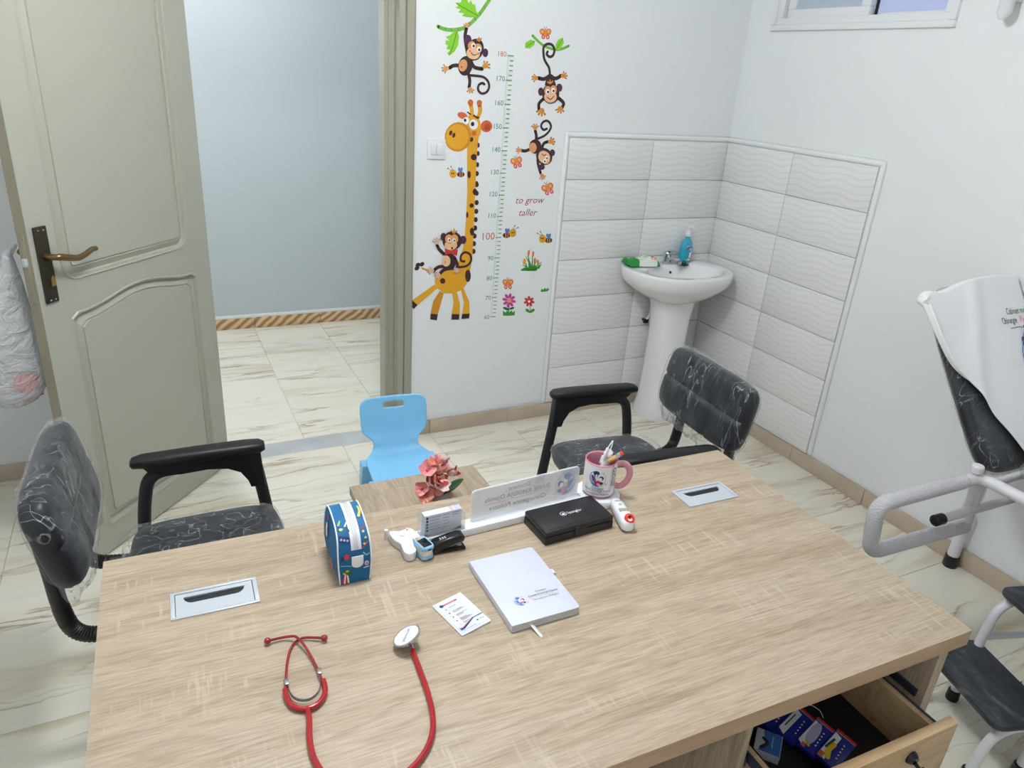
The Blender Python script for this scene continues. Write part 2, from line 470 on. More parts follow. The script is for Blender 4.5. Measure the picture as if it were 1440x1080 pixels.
def mesh_of(name, mb, mats, smooth=35, recalc=True):
    me = bpy.data.meshes.new(name)
    me.from_pydata(mb.V, [], mb.Fc)
    for m in mats: me.materials.append(MATS[m] if isinstance(m, str) else m)
    me.polygons.foreach_set('material_index', mb.mi)
    if recalc:
        bm = bmesh.new(); bm.from_mesh(me)
        bmesh.ops.remove_doubles(bm, verts=bm.verts, dist=1e-6)
        bmesh.ops.recalc_face_normals(bm, faces=bm.faces[:])
        bm.to_mesh(me); bm.free()
    if smooth:
        me.polygons.foreach_set('use_smooth', [True] * len(me.polygons))
        me.set_sharp_from_angle(angle=math.radians(smooth))
    me.update()
    return me

def link(o, parent=None):
    COL.objects.link(o)
    if parent: o.parent = parent
    return o

def obj(name, mb, mats, parent=None, loc=(0, 0, 0), rot=(0, 0, 0), smooth=35, recalc=True):
    if isinstance(mats, str): mats = [mats]
    o = bpy.data.objects.new(name, mesh_of(name, mb, mats, smooth, recalc))
    o.location = loc; o.rotation_euler = rot
    return link(o, parent)

def tag(o, label=None, cat=None, group=None, kind=None):
    if label: o['label'] = label
    if cat: o['category'] = cat
    if group: o['group'] = group
    if kind: o['kind'] = kind
    return o

def thing(name, label, cat, loc=(0, 0, 0), rotz=0, group=None):
    o = bpy.data.objects.new(name, None)
    o.empty_display_size = 0.05
    o.location = loc; o.rotation_euler = (0, 0, rotz)
    link(o)
    return tag(o, label, cat, group)

def struct(name, mb, mats, parent=None, **k):
    o = obj(name, mb, mats, parent, **k)
    if not parent: o['kind'] = 'structure'
    return o

# ---------------------------------------------------------------- helpers: flat print
_TXT = {}
def glyphs(s):
    if s in _TXT: return _TXT[s]
    cu = bpy.data.curves.new('lettering', 'FONT'); cu.body = s; cu.size = 1; cu.resolution_u = 2
    o = bpy.data.objects.new('lettering', cu)
    me = o.to_mesh()
    polys = [[(me.vertices[i].co.x, me.vertices[i].co.y) for i in p.vertices] for p in me.polygons]
    o.to_mesh_clear()
    bpy.data.objects.remove(o); bpy.data.curves.remove(cu)
    _TXT[s] = polys
    return polys

class Print:
    """flat artwork in its own 2-D units; each entry is (ink, [polygons])"""
    def __init__(self): self.L = []
    def poly(self, c, pts):
        tri = tessellate_polygon([[Vector((p[0], p[1], 0)) for p in pts]])
        self.L.append((c, [[pts[i] for i in t] for t in tri])); return self
    def ell(self, c, cx, cy, rx, ry, rot=0, n=18):
        a = math.radians(rot); ca, sa = math.cos(a), math.sin(a)
        self.L.append((c, [[(cx + rx * math.cos(2 * PI * k / n) * ca - ry * math.sin(2 * PI * k / n) * sa, cy + rx * math.cos(2 * PI * k / n) * sa + ry * math.sin(2 * PI * k / n) * ca) for k in range(n)]])); return self
    def ell2(self, c, C, A, B, n=18):
        self.L.append((c, [[(C[0] + A[0] * math.cos(2 * PI * k / n) + B[0] * math.sin(2 * PI * k / n), C[1] + A[1] * math.cos(2 * PI * k / n) + B[1] * math.sin(2 * PI * k / n)) for k in range(n)]])); return self
    def line(self, c, pts, w, w2=None, smooth=True, cap=True):
        w2 = w if w2 is None else w2
        P = crom([(p[0], p[1], 0) for p in pts], 5) if smooth and len(pts) > 2 else [Vector((p[0], p[1], 0)) for p in pts]
        n = len(P); Lf = []; Rt = []; pol = []
        for i in range(n):
            t = P[min(i + 1, n - 1)] - P[max(i - 1, 0)]
            if t.length < 1e-12: t = Vector((1, 0, 0))
            t.normalize(); q = Vector((-t.y, t.x, 0)); h = (w + (w2 - w) * i / max(1, n - 1)) / 2
            Lf.append(P[i] + q * h); Rt.append(P[i] - q * h)
        for i in range(n - 1): pol.append([(v.x, v.y) for v in (Lf[i], Lf[i + 1], Rt[i + 1], Rt[i])])
        if cap:
            for p, h in ((P[0], w / 2), (P[-1], w2 / 2)):
                if h > 0: pol.append([(p.x + h * math.cos(2 * PI * k / 10), p.y + h * math.sin(2 * PI * k / 10)) for k in range(10)])
        self.L.append((c, pol)); return self
    def text(self, c, s, x, y, size, align='C', shear=0.0, sx=1.0, bold=0.0):
        g = glyphs(s)
        if not g: return self
        xs = [p[0] for q in g for p in q]; w = max(xs); lo = min(xs)
        off = {'C': -(w + lo) / 2, 'L': -lo, 'R': -w}[align]
        pol = [[(x + ((px + off) * sx + py * shear) * size, y + py * size) for px, py in q] for q in g]
        self.L.append((c, pol)); return self
    def width(self, s):
        xs = [p[0] for q in glyphs(s) for p in q]; return max(xs) - min(xs)
    def put(self, other, x, y, s, sx=None):
        sx = s if sx is None else sx
        for c, pol in other.L: self.L.append((c, [[(x + p[0] * sx, y + p[1] * s) for p in q] for q in pol]))
        return self

def printed(name, pr, fmap, parent=None, step=0.00005, base=0.0004, loc=(0, 0, 0), rot=(0, 0, 0)):
    mb = MB(); inks = []
    for k, (c, pol) in enumerate(pr.L):
        if c not in inks: inks.append(c)
        mi = inks.index(c)
        for q in pol:
            mb.add([fmap(p[0], p[1], base + k * step) for p in q], [tuple(range(len(q)))], mi)
    o = bpy.data.objects.new(name, mesh_of(name, mb, [ink(c) for c in inks], 0, False))
    o.location = loc; o.rotation_euler = rot
    return link(o, parent)

def emblem(cap='lblue', body='lblue', dark='navy', heart='rose', ring='lblue', ring2='lrose'):
    p = Print()
    p.line(ring, [(0.05 + 0.95 * math.cos(math.radians(a)), 0.95 * math.sin(math.radians(a))) for a in range(120, 281, 20)], 0.05, 0.12)
    p.line(ring2, [(0.05 + 0.92 * math.cos(math.radians(a)), 0.92 * math.sin(math.radians(a))) for a in range(-70, 61, 20)], 0.06, 0.03)
    p.ell(body, -0.42, -0.22, 0.30, 0.60, 22).ell(body, -0.12, -0.58, 0.40, 0.26, -25)
    p.line('white', [(-0.72, 0.1), (-0.55, -0.35), (-0.25, -0.62)], 0.06)
    p.line(ring2, [(-0.28, 0.18), (-0.22, -0.2), (-0.32, -0.45)], 0.05)
    p.ell(dark, -0.12, 0.42, 0.24, 0.26).ell('white', -0.02, 0.36, 0.20, 0.22).ell(cap, -0.14, 0.68, 0.36, 0.28, 12)
    p.ell(dark, 0.47, 0.12, 0.27, 0.27).ell('white', 0.38, 0.02, 0.18, 0.19)
    p.ell(heart, 0.18, -0.42, 0.24, 0.22).ell('lrose', 0.16, -0.66, 0.16, 0.14).ell(dark, 0.52, -0.5, 0.2, 0.16, 40)
    p.line(heart, [(0.45, 0.78), (0.58, 0.88), (0.7, 0.78), (0.58, 0.6)], 0.04)
    p.line(ring2, [(0.92, -0.62), (1.05, -0.55), (1.12, -0.68), (0.98, -0.74), (0.92, -0.62)], 0.05)
    return p
def copy_tree(o, parent=None):
    c = o.copy(); COL.objects.link(c)
    if parent: c.parent = parent
    for ch in list(o.children): copy_tree(ch, c)
    return c
DEC={'monkeyA':[["s","vine",30,30,-3317,3774,-3259,3759,-3183,3759,-3091,3780,-3016,3831,-2941,3909,-2890,3978,-2861,4019,-2840,4066],["s","gr2",6,6,-3257,3771,-3247,3749],["s","gr2",6,6,-3203,3769,-3193,3747],["s","gr2",6,6,-3142,3778,-3132,3755],["s","gr2",6,6,-3036,3828,-3025,3806],["s","gr2",6,6,-2991,3868,-2980,3846],["s","gr2",6,6,-2949,3913,-2938,3891],["s","gr2",6,6,-2910,3966,-2899,3944],["p","gr",-2955,3882,-3010,3868,-3064,3866,-3108,3872,-3088,3892,-3142,3895,-3120,3918,-3169,3927,-3141,3943,-3171,3964,-3122,3970,-3113,3999,-3070,4006,-3053,3972,-3031,3994,-3011,3963,-2994,3972,-2981,3925],["s","gr2",6,6,-3160,3959,-3067,3923,-2962,3883],["p","gr",-3144,3758,-3127,3712,-3132,3650,-3161,3597,-3210,3560,-3230,3577,-3201,3605,-3239,3612,-3225,3637,-3250,3650,-3242,3677,-3208,3675,-3248,3702,-3209,3718,-3185,3740],["s","gr2",6,6,-3207,3570,-3172,3662,-3149,3753],["s","br",30,30,-3063,3782,-3073,3722,-3062,3657,-3044,3592],["s","br",30,30,-3046,3471,-3094,3488,-3165,3487,-3203,3467],["e","tan",-3231,3460,22,1,1,-19],["s","tan",13,13,-3231,3460,-3244,3425],["s","tan",13,13,-3231,3460,-3267,3439],["s","tan",13,13,-3231,3460,-3273,3463],["s","tan",13,13,-3231,3460,-3259,3486],["s","br",29,29,-3032,3438,-3014,3378,-3017,3322],["e","tan",-3006,3309,19,1,1,-16],["s","tan",12,12,-3006,3309,-2971,3300],["s","tan",12,12,-3006,3309,-2986,3282],["s","tan",12,12,-3006,3309,-3011,3277],["s","tan",12,12,-3006,3309,-3034,3287],["s","br",21,21,-3012,3419,-2947,3418,-2882,3410,-2839,3376,-2828,3332,-2850,3292,-2896,3278,-2931,3306,-2927,3345,-2895,3363,-2875,3355],["s","br",30,30,-3009,3528,-2975,3486,-2902,3477],["e","org",-2877,3501,24,2,1,-20],["s","org",14,14,-2877,3501,-2887,3538],["s","org",14,14,-2877,3501,-2856,3536],["s","org",14,14,-2877,3501,-2834,3517],["s","org",14,14,-2877,3501,-2833,3490],["e","pur",-3048,3695,35,3,2,-39],["e","pur",-2880,3606,27,2,2,-34],["e","br",-3060,3491,66,-6,-13,-78],["e","tan",-3083,3493,39,-3,-8,-48],["e","br",-3096,3479,6,0,0,-7],["e","br",-2978,3624,77,-15,-28,-86],["e","tan",-3010,3651,35,-3,-6,-37],["e","tan",-2955,3633,41,-6,-10,-40],["e","face",-2993,3593,62,-10,-12,-45],["s","org",13,13,-2942,3693,-2965,3702],["s","org",13,13,-2942,3693,-2947,3719],["s","org",13,13,-2942,3693,-2924,3713],["e","wh",-2996,3654,20,1,1,-21],["e","bk",-2992,3651,10,1,1,-11],["e","wh",-2942,3629,20,1,1,-21],["e","bk",-2939,3625,10,1,1,-11],["s","bk",6,6,-3014,3601,-2995,3582,-2962,3587],["e","pk",-3024,3610,9,1,0,-8],["e","pk",-2947,3594,10,1,0,-8],["e","tan",-3062,3799,15,1,1,-13],["s","tan",9,9,-3062,3799,-3088,3809],["s","tan",9,9,-3062,3799,-3073,3821],["s","tan",9,9,-3062,3799,-3053,3823],["s","tan",9,9,-3062,3799,-3038,3813]],
'monkeyB':[["s","vine",22,22,-2433,3775,-2369,3732,-2297,3697,-2190,3680,-2121,3693,-2061,3720],["p","gr",-2500,3672,-2499,3713,-2452,3742,-2405,3734,-2409,3703,-2453,3670],["s","gr2",5,5,-2492,3679,-2412,3730],["p","gr",-2190,3677,-2197,3719,-2172,3765,-2127,3783,-2112,3742,-2146,3683],["s","gr2",5,5,-2182,3683,-2132,3771],["s","br",23,23,-2231,3476,-2245,3528,-2295,3588,-2312,3643,-2314,3692,-2281,3719,-2232,3716,-2204,3679,-2212,3634,-2245,3617,-2277,3635,-2272,3657],["s","br",32,32,-2238,3457,-2289,3430,-2346,3436],["e","org",-2368,3435,22,1,2,-18],["s","org",13,13,-2368,3435,-2387,3404],["s","org",13,13,-2368,3435,-2407,3421],["s","org",13,13,-2368,3435,-2409,3445],["s","org",13,13,-2368,3435,-2392,3464],["s","br",32,32,-2229,3458,-2165,3442,-2114,3469],["e","org",-2093,3468,23,1,2,-18],["s","org",14,14,-2093,3468,-2089,3503],["s","org",14,14,-2093,3468,-2062,3493],["s","org",14,14,-2093,3468,-2049,3471],["s","org",14,14,-2093,3468,-2057,3448],["p","br",-2260,3463,-2232,3482,-2195,3467,-2156,3382,-2275,3376],["s","org",14,14,-2221,3393,-2248,3409],["s","org",14,14,-2221,3393,-2224,3425],["s","org",14,14,-2221,3393,-2195,3418],["s","br",30,30,-2273,3267,-2319,3221,-2314,3169],["e","org",-2285,3162,28,1,2,-23],["s","org",17,17,-2285,3162,-2247,3129],["s","org",17,17,-2285,3162,-2281,3118],["s","org",17,17,-2285,3162,-2316,3127],["s","org",17,17,-2285,3162,-2336,3152],["s","br",31,31,-2121,3278,-2062,3236,-2076,3194],["e","org",-2094,3189,26,1,2,-21],["s","org",15,15,-2094,3189,-2053,3164],["s","org",15,15,-2094,3189,-2081,3149],["s","org",15,15,-2094,3189,-2115,3153],["s","org",15,15,-2094,3189,-2138,3173],["e","pur",-2310,3323,28,1,3,-35],["e","pur",-2122,3366,32,2,4,-35],["e","br",-2206,3309,90,4,8,-85],["e","tan",-2240,3334,36,2,4,-41],["e","tan",-2182,3343,36,2,4,-41],["e","face",-2207,3283,66,3,5,-50],["e","wh",-2240,3328,21,1,2,-22],["e","bk",-2236,3324,11,1,1,-11],["e","wh",-2184,3340,21,1,2,-22],["e","bk",-2180,3336,11,1,1,-11],["s","bk",7,7,-2242,3281,-2205,3263,-2171,3291]],
'monkeyC':[["s","br",22,22,-2303,2915,-2242,2939,-2191,2982,-2174,3032,-2209,3072,-2254,3067,-2279,3029,-2251,2995,-2216,3005],["s","br",29,29,-2319,2891,-2322,2944,-2336,2982],["e","org",-2339,3007,21,1,2,-18],["s","org",13,13,-2339,3007,-2376,3023],["s","org",13,13,-2339,3007,-2356,3039],["s","org",13,13,-2339,3007,-2328,3040],["s","org",13,13,-2339,3007,-2305,3026],["s","br",29,29,-2373,2821,-2425,2802,-2465,2807],["e","tan",-2483,2808,20,0,1,-17],["s","tan",12,12,-2483,2808,-2500,2780],["s","tan",12,12,-2483,2808,-2518,2797],["s","tan",12,12,-2483,2808,-2520,2819],["s","tan",12,12,-2483,2808,-2504,2836],["s","br",29,29,-2253,2827,-2236,2873,-2197,2890],["e","org",-2168,2890,24,1,2,-20],["s","org",15,15,-2168,2890,-2163,2929],["s","org",15,15,-2168,2890,-2134,2917],["s","org",15,15,-2168,2890,-2120,2891],["s","org",15,15,-2168,2890,-2129,2866],["s","br",26,26,-2291,2784,-2284,2699,-2247,2605],["e","org",-2226,2580,20,0,2,-17],["s","org",12,12,-2226,2580,-2189,2574],["s","org",12,12,-2226,2580,-2200,2555],["s","org",12,12,-2226,2580,-2223,2547],["s","org",12,12,-2226,2580,-2248,2555],["e","br",-2324,2844,65,1,6,-65],["e","tan",-2349,2834,40,1,4,-45],["e","pur",-2136,2792,28,0,3,-31],["e","pur",-2238,2660,33,0,3,-27],["e","br",-2221,2756,70,37,55,-70],["e","tan",-2235,2770,48,1,4,-40],["e","tan",-2199,2723,44,1,4,-38],["e","face",-2220,2750,52,27,38,-48],["e","wh",-2190,2744,18,0,2,-19],["e","bk",-2190,2741,9,0,1,-9],["e","wh",-2211,2715,18,0,2,-19],["e","bk",-2211,2712,9,0,1,-9],["s","bk",7,7,-2249,2780,-2229,2765,-2204,2775]],
'bfA':[["e","bf1",-2337,3813,25,12,17,-23],["e","bf2",-2326,3773,19,1,2,-19],["e","pale",-2326,3773,9,1,1,-10],["e","bf3",-2339,3815,14,1,1,-14],["s","br",4,4,-2310,3831,-2326,3855],["e","bf1",-2279,3817,27,-8,-12,-26],["e","bf2",-2282,3776,19,1,2,-19],["e","pale",-2282,3776,9,1,1,-10],["e","bf3",-2277,3820,14,1,1,-14],["s","br",4,4,-2310,3831,-2298,3857],["e","org",-2307,3804,9,1,3,-27]],
'bfB':[["e","bf1",-2541,2707,22,17,25,-23],["e","bf2",-2517,2664,19,5,8,-21],["e","pale",-2517,2664,9,0,1,-11],["e","bf3",-2543,2710,13,3,6,-15],["s","br",4,4,-2519,2732,-2542,2755],["e","bf1",-2483,2722,30,-4,-4,-30],["e","bf2",-2472,2675,19,5,8,-21],["e","pale",-2472,2675,9,0,1,-11],["e","bf3",-2483,2725,14,3,6,-15],["s","br",4,4,-2519,2732,-2516,2762],["e","org",-2507,2703,8,2,12,-30]],
'bfC':[["e","bf1",-2188,2462,22,20,30,-24],["e","bf2",-2156,2417,20,6,12,-23],["e","pale",-2156,2417,10,0,1,-12],["e","bf3",-2192,2465,14,5,8,-16],["s","br",5,5,-2168,2491,-2197,2515],["e","bf1",-2127,2482,34,-3,0,-34],["e","bf2",-2109,2432,20,6,12,-23],["e","pale",-2109,2432,10,0,1,-12],["e","bf3",-2127,2486,14,5,8,-16],["s","br",5,5,-2168,2491,-2168,2524],["e","org",-2151,2459,9,3,17,-32]],
'bfD':[["e","bf1",-2545,1549,26,10,17,-31],["e","bf2",-2535,1500,19,-1,2,-23],["e","pale",-2535,1500,9,-1,1,-12],["e","bf3",-2547,1553,14,-1,1,-16],["s","br",4,4,-2516,1567,-2533,1597],["e","bf1",-2485,1546,28,-13,-13,-29],["e","bf2",-2488,1497,20,-1,2,-23],["e","pale",-2488,1497,9,-1,1,-12],["e","bf3",-2483,1549,14,-1,1,-16],["s","br",4,4,-2516,1567,-2504,1596],["e","org",-2514,1535,9,-1,2,-33]],
'beeA':[["e","br",-3064,2586,37,0,1,-24],["s","org",10,10,-3073,2608,-3071,2564],["s","org",10,10,-3052,2605,-3050,2567],["e","blue",-3079,2627,12,3,7,-21],["e","blue",-3061,2627,12,-3,-5,-21],["e","yel",-3140,2591,35,0,1,-37],["e","bk",-3151,2596,6,0,0,-8],["e","bk",-3134,2593,6,0,0,-8],["s","pk",6,6,-3146,2578,-3148,2575],["s","bk",3,3,-3141,2622,-3162,2654],["s","bk",3,3,-3152,2618,-3192,2638],["e","bk",-3162,2654,6,0,0,-5],["e","bk",-3192,2638,6,0,0,-5]],
'beeB':[["e","br",-2563,2017,41,-1,2,-27],["s","org",11,11,-2574,2042,-2570,1994],["s","org",11,11,-2550,2038,-2547,1996],["e","blue",-2569,2062,13,3,8,-23],["e","blue",-2549,2062,14,-4,-5,-23],["e","yel",-2499,2038,39,-1,3,-41],["e","bk",-2486,2043,6,0,1,-8],["e","bk",-2505,2041,6,0,1,-8],["s","pk",6,6,-2505,2024,-2488,2021],["s","bk",4,4,-2501,2073,-2482,2108],["s","bk",4,4,-2488,2069,-2446,2090],["e","bk",-2482,2108,6,0,0,-6],["e","bk",-2446,2090,6,0,0,-6]],
'beeC':[["e","br",-2095,1954,43,-1,3,-28],["s","org",12,12,-2107,1979,-2102,1930],["s","org",12,12,-2082,1976,-2078,1932],["e","blue",-2109,1998,14,3,10,-24],["e","blue",-2087,1998,15,-4,-5,-24],["e","yel",-2165,1971,41,-1,4,-42],["e","bk",-2179,1977,7,0,1,-9],["e","bk",-2159,1974,7,0,1,-9],["s","pk",7,7,-2172,1957,-2173,1954],["s","bk",4,4,-2169,2007,-2195,2044],["s","bk",4,4,-2181,2003,-2229,2028],["e","bk",-2195,2044,7,0,1,-6],["e","bk",-2229,2028,6,0,1,-6]],
'giraffe':[["s","yel",33,43,-2975,3071,-2985,3142,-2997,3191],["s","yel",33,43,-2923,3073,-2902,3131,-2912,3187],["e","gor",-2998,3200,26,1,1,-25],["e","gor",-2913,3199,26,1,1,-25],["e","gor",-3069,3089,47,-13,-9,-26],["e","gor",-2834,3007,51,-23,-27,-45],["e","gor2",-2825,3001,27,-12,-15,-26],["e","br",-2906,2843,15,0,1,-22],["e","br",-2903,2771,15,0,1,-22],["e","br",-2903,2673,15,0,1,-23],["e","br",-2904,2594,15,0,1,-23],["e","br",-2903,2506,15,0,1,-23],["p","yel",-3013,2809,-2986,3056,-2912,3059,-2899,2972,-2913,2825,-2916,2478,-2997,2478],["e","yel",-2959,3000,72,11,22,-106],["e","yel2",-3103,2909,127,-16,-20,-124],["e","yel",-3111,2908,108,-14,-17,-106],["e","br",-3175,2941,14,-3,-6,-21],["e","br",-3145,2922,14,-3,-6,-21],["e","gor",-2953,2945,23,1,1,-22],["e","wh",-3033,3047,29,1,1,-31],["e","bk",-3043,3051,12,0,1,-14],["e","wh",-2960,3018,43,1,2,-43],["e","bk",-2970,3022,17,1,1,-19],["s","br",11,11,-3022,3119,-2993,3102],["s","br",13,13,-2963,3093,-2923,3073],["e","br",-2973,2890,15,-3,-5,-20],["e","br",-2944,2739,29,0,1,-28],["e","br",-2985,2585,15,0,1,-30],["e","br",-2907,2595,20,0,1,-23],["e","br",-2903,2496,20,0,1,-23],["e","br",-2900,2419,20,0,1,-24],["e","br",-2896,2333,21,0,1,-24],["e","br",-2896,2253,21,0,1,-24],["e","br",-2898,2175,21,0,1,-24],["e","br",-2899,2097,21,-1,1,-25],["e","br",-2902,2022,21,-1,1,-25],["e","br",-2903,1949,21,-1,1,-25],["e","br",-2904,1875,21,-1,1,-25],["s","yel",16,16,-3272,1683,-3345,1705,-3417,1736],["e","br",-3469,1739,19,15,13,-15],["e","br",-3460,1769,19,15,13,-15],["e","br",-3420,1774,19,15,13,-15],["p","yel",-2994,2645,-2918,2646,-2915,2425,-2913,2091,-2915,1813,-2937,1644,-2963,1559,-3006,1501,-3095,1473,-3185,1479,-3253,1527,-3291,1593,-3276,1662,-3178,1713,-3074,1708,-3042,1819,-3003,1956,-2996,2228],["e","br",-2984,2585,17,0,2,-33],["e","br",-2919,2432,22,0,1,-29],["e","br",-2946,2307,22,0,1,-21],["e","br",-2986,2221,12,0,1,-27],["e","br",-2930,2064,22,-1,2,-38],["e","br",-2952,1638,30,-2,3,-61],["e","br",-3210,1602,27,-2,1,-28],["p","yel",-3291,1572,-3258,1537,-3458,1383,-3512,1433],["p","br",-3512,1433,-3458,1383,-3495,1343,-3534,1399],["p","yel2",-3238,1504,-3197,1480,-3250,1273,-3325,1286,-3301,1408],["p","br",-3325,1286,-3250,1273,-3259,1212,-3328,1229],["p","yel",-3108,1481,-3063,1484,-3023,1359,-3023,1255,-3106,1265,-3089,1378],["p","br",-3106,1265,-3025,1255,-3027,1200,-3108,1207],["p","yel",-3021,1505,-2996,1525,-2927,1381,-2917,1254,-2996,1253,-2982,1371],["p","br",-2996,1256,-2917,1254,-2919,1206,-3003,1206]],
'monkeyD':[["s","br",21,21,-3053,1728,-2971,1738,-2928,1786,-2939,1843,-2989,1870,-3032,1844,-3033,1793,-2996,1782],["s","br",32,32,-3157,1740,-3252,1742,-3309,1706],["e","pale",-3323,1710,22,-1,1,-21],["s","pale",13,13,-3323,1710,-3344,1675],["s","pale",13,13,-3323,1710,-3363,1697],["s","pale",13,13,-3323,1710,-3364,1726],["s","pale",13,13,-3323,1710,-3345,1746],["s","br",33,33,-3117,1724,-3200,1712,-3250,1668],["e","pale",-3257,1664,22,-1,1,-22],["s","pale",14,14,-3257,1664,-3256,1622],["s","pale",14,14,-3257,1664,-3284,1634],["s","pale",14,14,-3257,1664,-3299,1659],["s","pale",14,14,-3257,1664,-3295,1687],["s","br",29,29,-3209,1865,-3257,1911,-3278,1949],["e","pale",-3281,1977,22,-1,1,-21],["s","pale",13,13,-3281,1977,-3323,1985],["s","pale",13,13,-3281,1977,-3309,2008],["s","pale",13,13,-3281,1977,-3282,2017],["s","pale",13,13,-3281,1977,-3255,2007],["e","br",-3151,1789,68,-3,3,-81],["e","face",-3184,1795,44,-2,2,-54],["s","bk",4,4,-3198,1795,-3192,1775,-3197,1773],["s","br",33,33,-3101,1822,-3067,1750,-3077,1708],["e","pale",-3074,1705,21,-1,1,-20],["s","pale",13,13,-3074,1705,-3039,1684],["s","pale",13,13,-3074,1705,-3059,1669],["s","pale",13,13,-3074,1705,-3087,1670],["s","pale",13,13,-3074,1705,-3108,1688],["e","pur",-3218,2025,30,-1,1,-37],["e","pur",-3020,1991,34,-1,2,-39],["e","br",-3129,1985,97,-3,3,-88],["e","tan",-3164,2005,38,-1,1,-41],["e","tan",-3108,2001,38,-1,2,-44],["e","face",-3142,1945,64,-2,2,-47],["e","wh",-3161,1997,16,-1,1,-19],["e","bk",-3158,1993,8,0,0,-10],["e","wh",-3112,1990,16,-1,1,-19],["e","bk",-3109,1986,8,0,0,-10],["e","bk",-3129,1917,9,0,0,-11],["s","bk",4,4,-3172,1969,-3154,1961,-3140,1966],["e","pk",-3190,1976,7,0,0,-7],["s","org",13,13,-3117,2055,-3144,2081],["s","org",13,13,-3117,2055,-3115,2091],["s","org",13,13,-3117,2055,-3089,2074],["p","red",-3202,1915,-3133,1889,-3070,1903,-3077,1840,-3136,1867,-3194,1856]],
'reeds':[["p","gr3",-2383,1669,-2344,1689,-2196,1686,-2150,1721,-2170,1670,-2259,1652,-2373,1655],["s","gr3",23,5,-2268,1660,-2293,1732,-2337,1803],["s","gr3",23,5,-2284,1661,-2298,1754,-2316,1846],["s","gr3",23,5,-2252,1659,-2258,1737,-2265,1815],["s","gr3",23,5,-2243,1659,-2232,1714,-2204,1768],["s","gr3",23,5,-2235,1658,-2208,1698,-2151,1736],["s","gr3",23,5,-2293,1661,-2318,1689,-2365,1717],["s","gr3",23,5,-2227,1658,-2230,1721,-2230,1784],["s","gr3",23,5,-2309,1662,-2325,1711,-2353,1760],["s","gr3",23,5,-2260,1660,-2272,1708,-2293,1757],["s","gr3",23,5,-2210,1657,-2199,1683,-2173,1707],["e","bf1",-2307,1831,11,-2,-3,-37],["e","bf1",-2257,1820,11,-2,-2,-32],["e","bf1",-2234,1755,12,-2,-2,-29],["e","bf1",-2196,1738,12,-2,-2,-23],["e","yel",-2346,1760,16,-1,2,-21],["e","yel",-2351,1742,16,-1,2,-21]],
'flowerA':[["s","gr4",10,10,-2488,1350,-2482,1220],["e","gr4",-2517,1273,35,-14,-4,-13],["e","gr4",-2451,1272,27,7,5,-12],["p","gr3",-2547,1202,-2551,1256,-2520,1231,-2502,1257,-2479,1224,-2457,1253,-2438,1227,-2415,1246,-2414,1195,-2482,1194],["e","mag",-2440,1345,29,-8,-2,-15],["e","mag",-2459,1315,18,-24,-13,-7],["e","mag",-2495,1311,-4,-27,-16,4],["e","mag",-2527,1334,-23,-13,-10,13],["e","mag",-2537,1371,-29,7,2,15],["e","mag",-2518,1401,-18,24,13,7],["e","mag",-2482,1405,4,26,16,-4],["e","mag",-2450,1382,23,13,10,-13],["e","yel",-2489,1358,20,-1,1,-20]],
'flowerB':[["s","gr3",7,7,-2257,1334,-2235,1224],["e","gr3",-2268,1234,25,-17,-9,-12],["e","gr3",-2212,1229,24,14,11,-14],["e","gr3",-2238,1218,24,-2,1,-13],["e","red",-2223,1322,27,-7,-2,-14],["e","red",-2240,1300,14,-23,-13,-5],["e","red",-2272,1301,-9,-22,-14,7],["e","red",-2295,1325,-25,-4,-5,14],["e","red",-2291,1354,-22,16,8,10],["e","red",-2263,1365,-3,25,15,-1],["e","red",-2233,1351,19,14,11,-11],["e","wh",-2260,1331,15,-1,1,-14]],
'grass':[["p","gr3",-2136,1431,-2125,1456,-2107,1444,-2089,1464,-2074,1448,-2042,1466,-2048,1446,-2029,1445,-2055,1425,-2122,1420]]}

# ================================================================ SETTING
CEIL = 2.78; XL = -4.20; YF = -4.70; HY = 1.866
def wobj(name, mb, mats, t, **k):
    return obj(name, mb, mats, t, loc=tuple(-v for v in t.location), **k)

# floor: grout bed with every tile a piece
fl = struct('floor', MB().box(XL, YF, -0.06, 0.15, 0.06, -0.003).box(XL, 0.06, -0.06, -0.6, HY + 0.14, -0.003), ['grout'])
_tm = {}
def floor_tile(x0, x1, y0, y1, name='tile', m='floor', parent=fl, z=0.0):
    w = round(x1 - x0 - 0.0022, 4); d = round(y1 - y0 - 0.0022, 4)
    if w < 0.02 or d < 0.02: return
    k = (w, d, m)
    if k not in _tm: _tm[k] = mesh_of('tile', MB().box(-w / 2, -d / 2, -0.010, w / 2, d / 2, 0, 0.0012, 1), [m], 30)
    o = bpy.data.objects.new(name, _tm[k]); o.location = ((x0 + x1) / 2, (y0 + y1) / 2, z); link(o, parent)
P_ = 0.444
xs = [XL] + [-1.658 + k * P_ for k in range(-5, 4)] + [0.0]
ys = [0.0] + [-0.428 - k * P_ for k in range(0, 9)] + [YF]
for i in range(len(xs) - 1):
    for j in range(len(ys) - 1): floor_tile(xs[i], xs[i + 1], ys[j + 1], ys[j])
floor_tile(XL, -3.434, 0.0, 0.145); floor_tile(-3.434, -2.80, 0.0, 0.145)
xh = [XL] + [-2.262 + k * P_ for k in range(-4, 4)] + [-0.65]
yh = [0.13, 0.580, 1.010, 1.440, HY]
for i in range(len(xh) - 1):
    for j in range(4): floor_tile(xh[i], xh[i + 1], yh[j], yh[j + 1])
floor_tile(-2.70, -1.868, 0.0, 0.13, 'threshold', 'threshold_marble')
struct('ceiling', MB().box(XL - 0.15, YF - 0.15, CEIL, 0.15, HY + 0.15, CEIL + 0.12), ['ceiling_paint'])

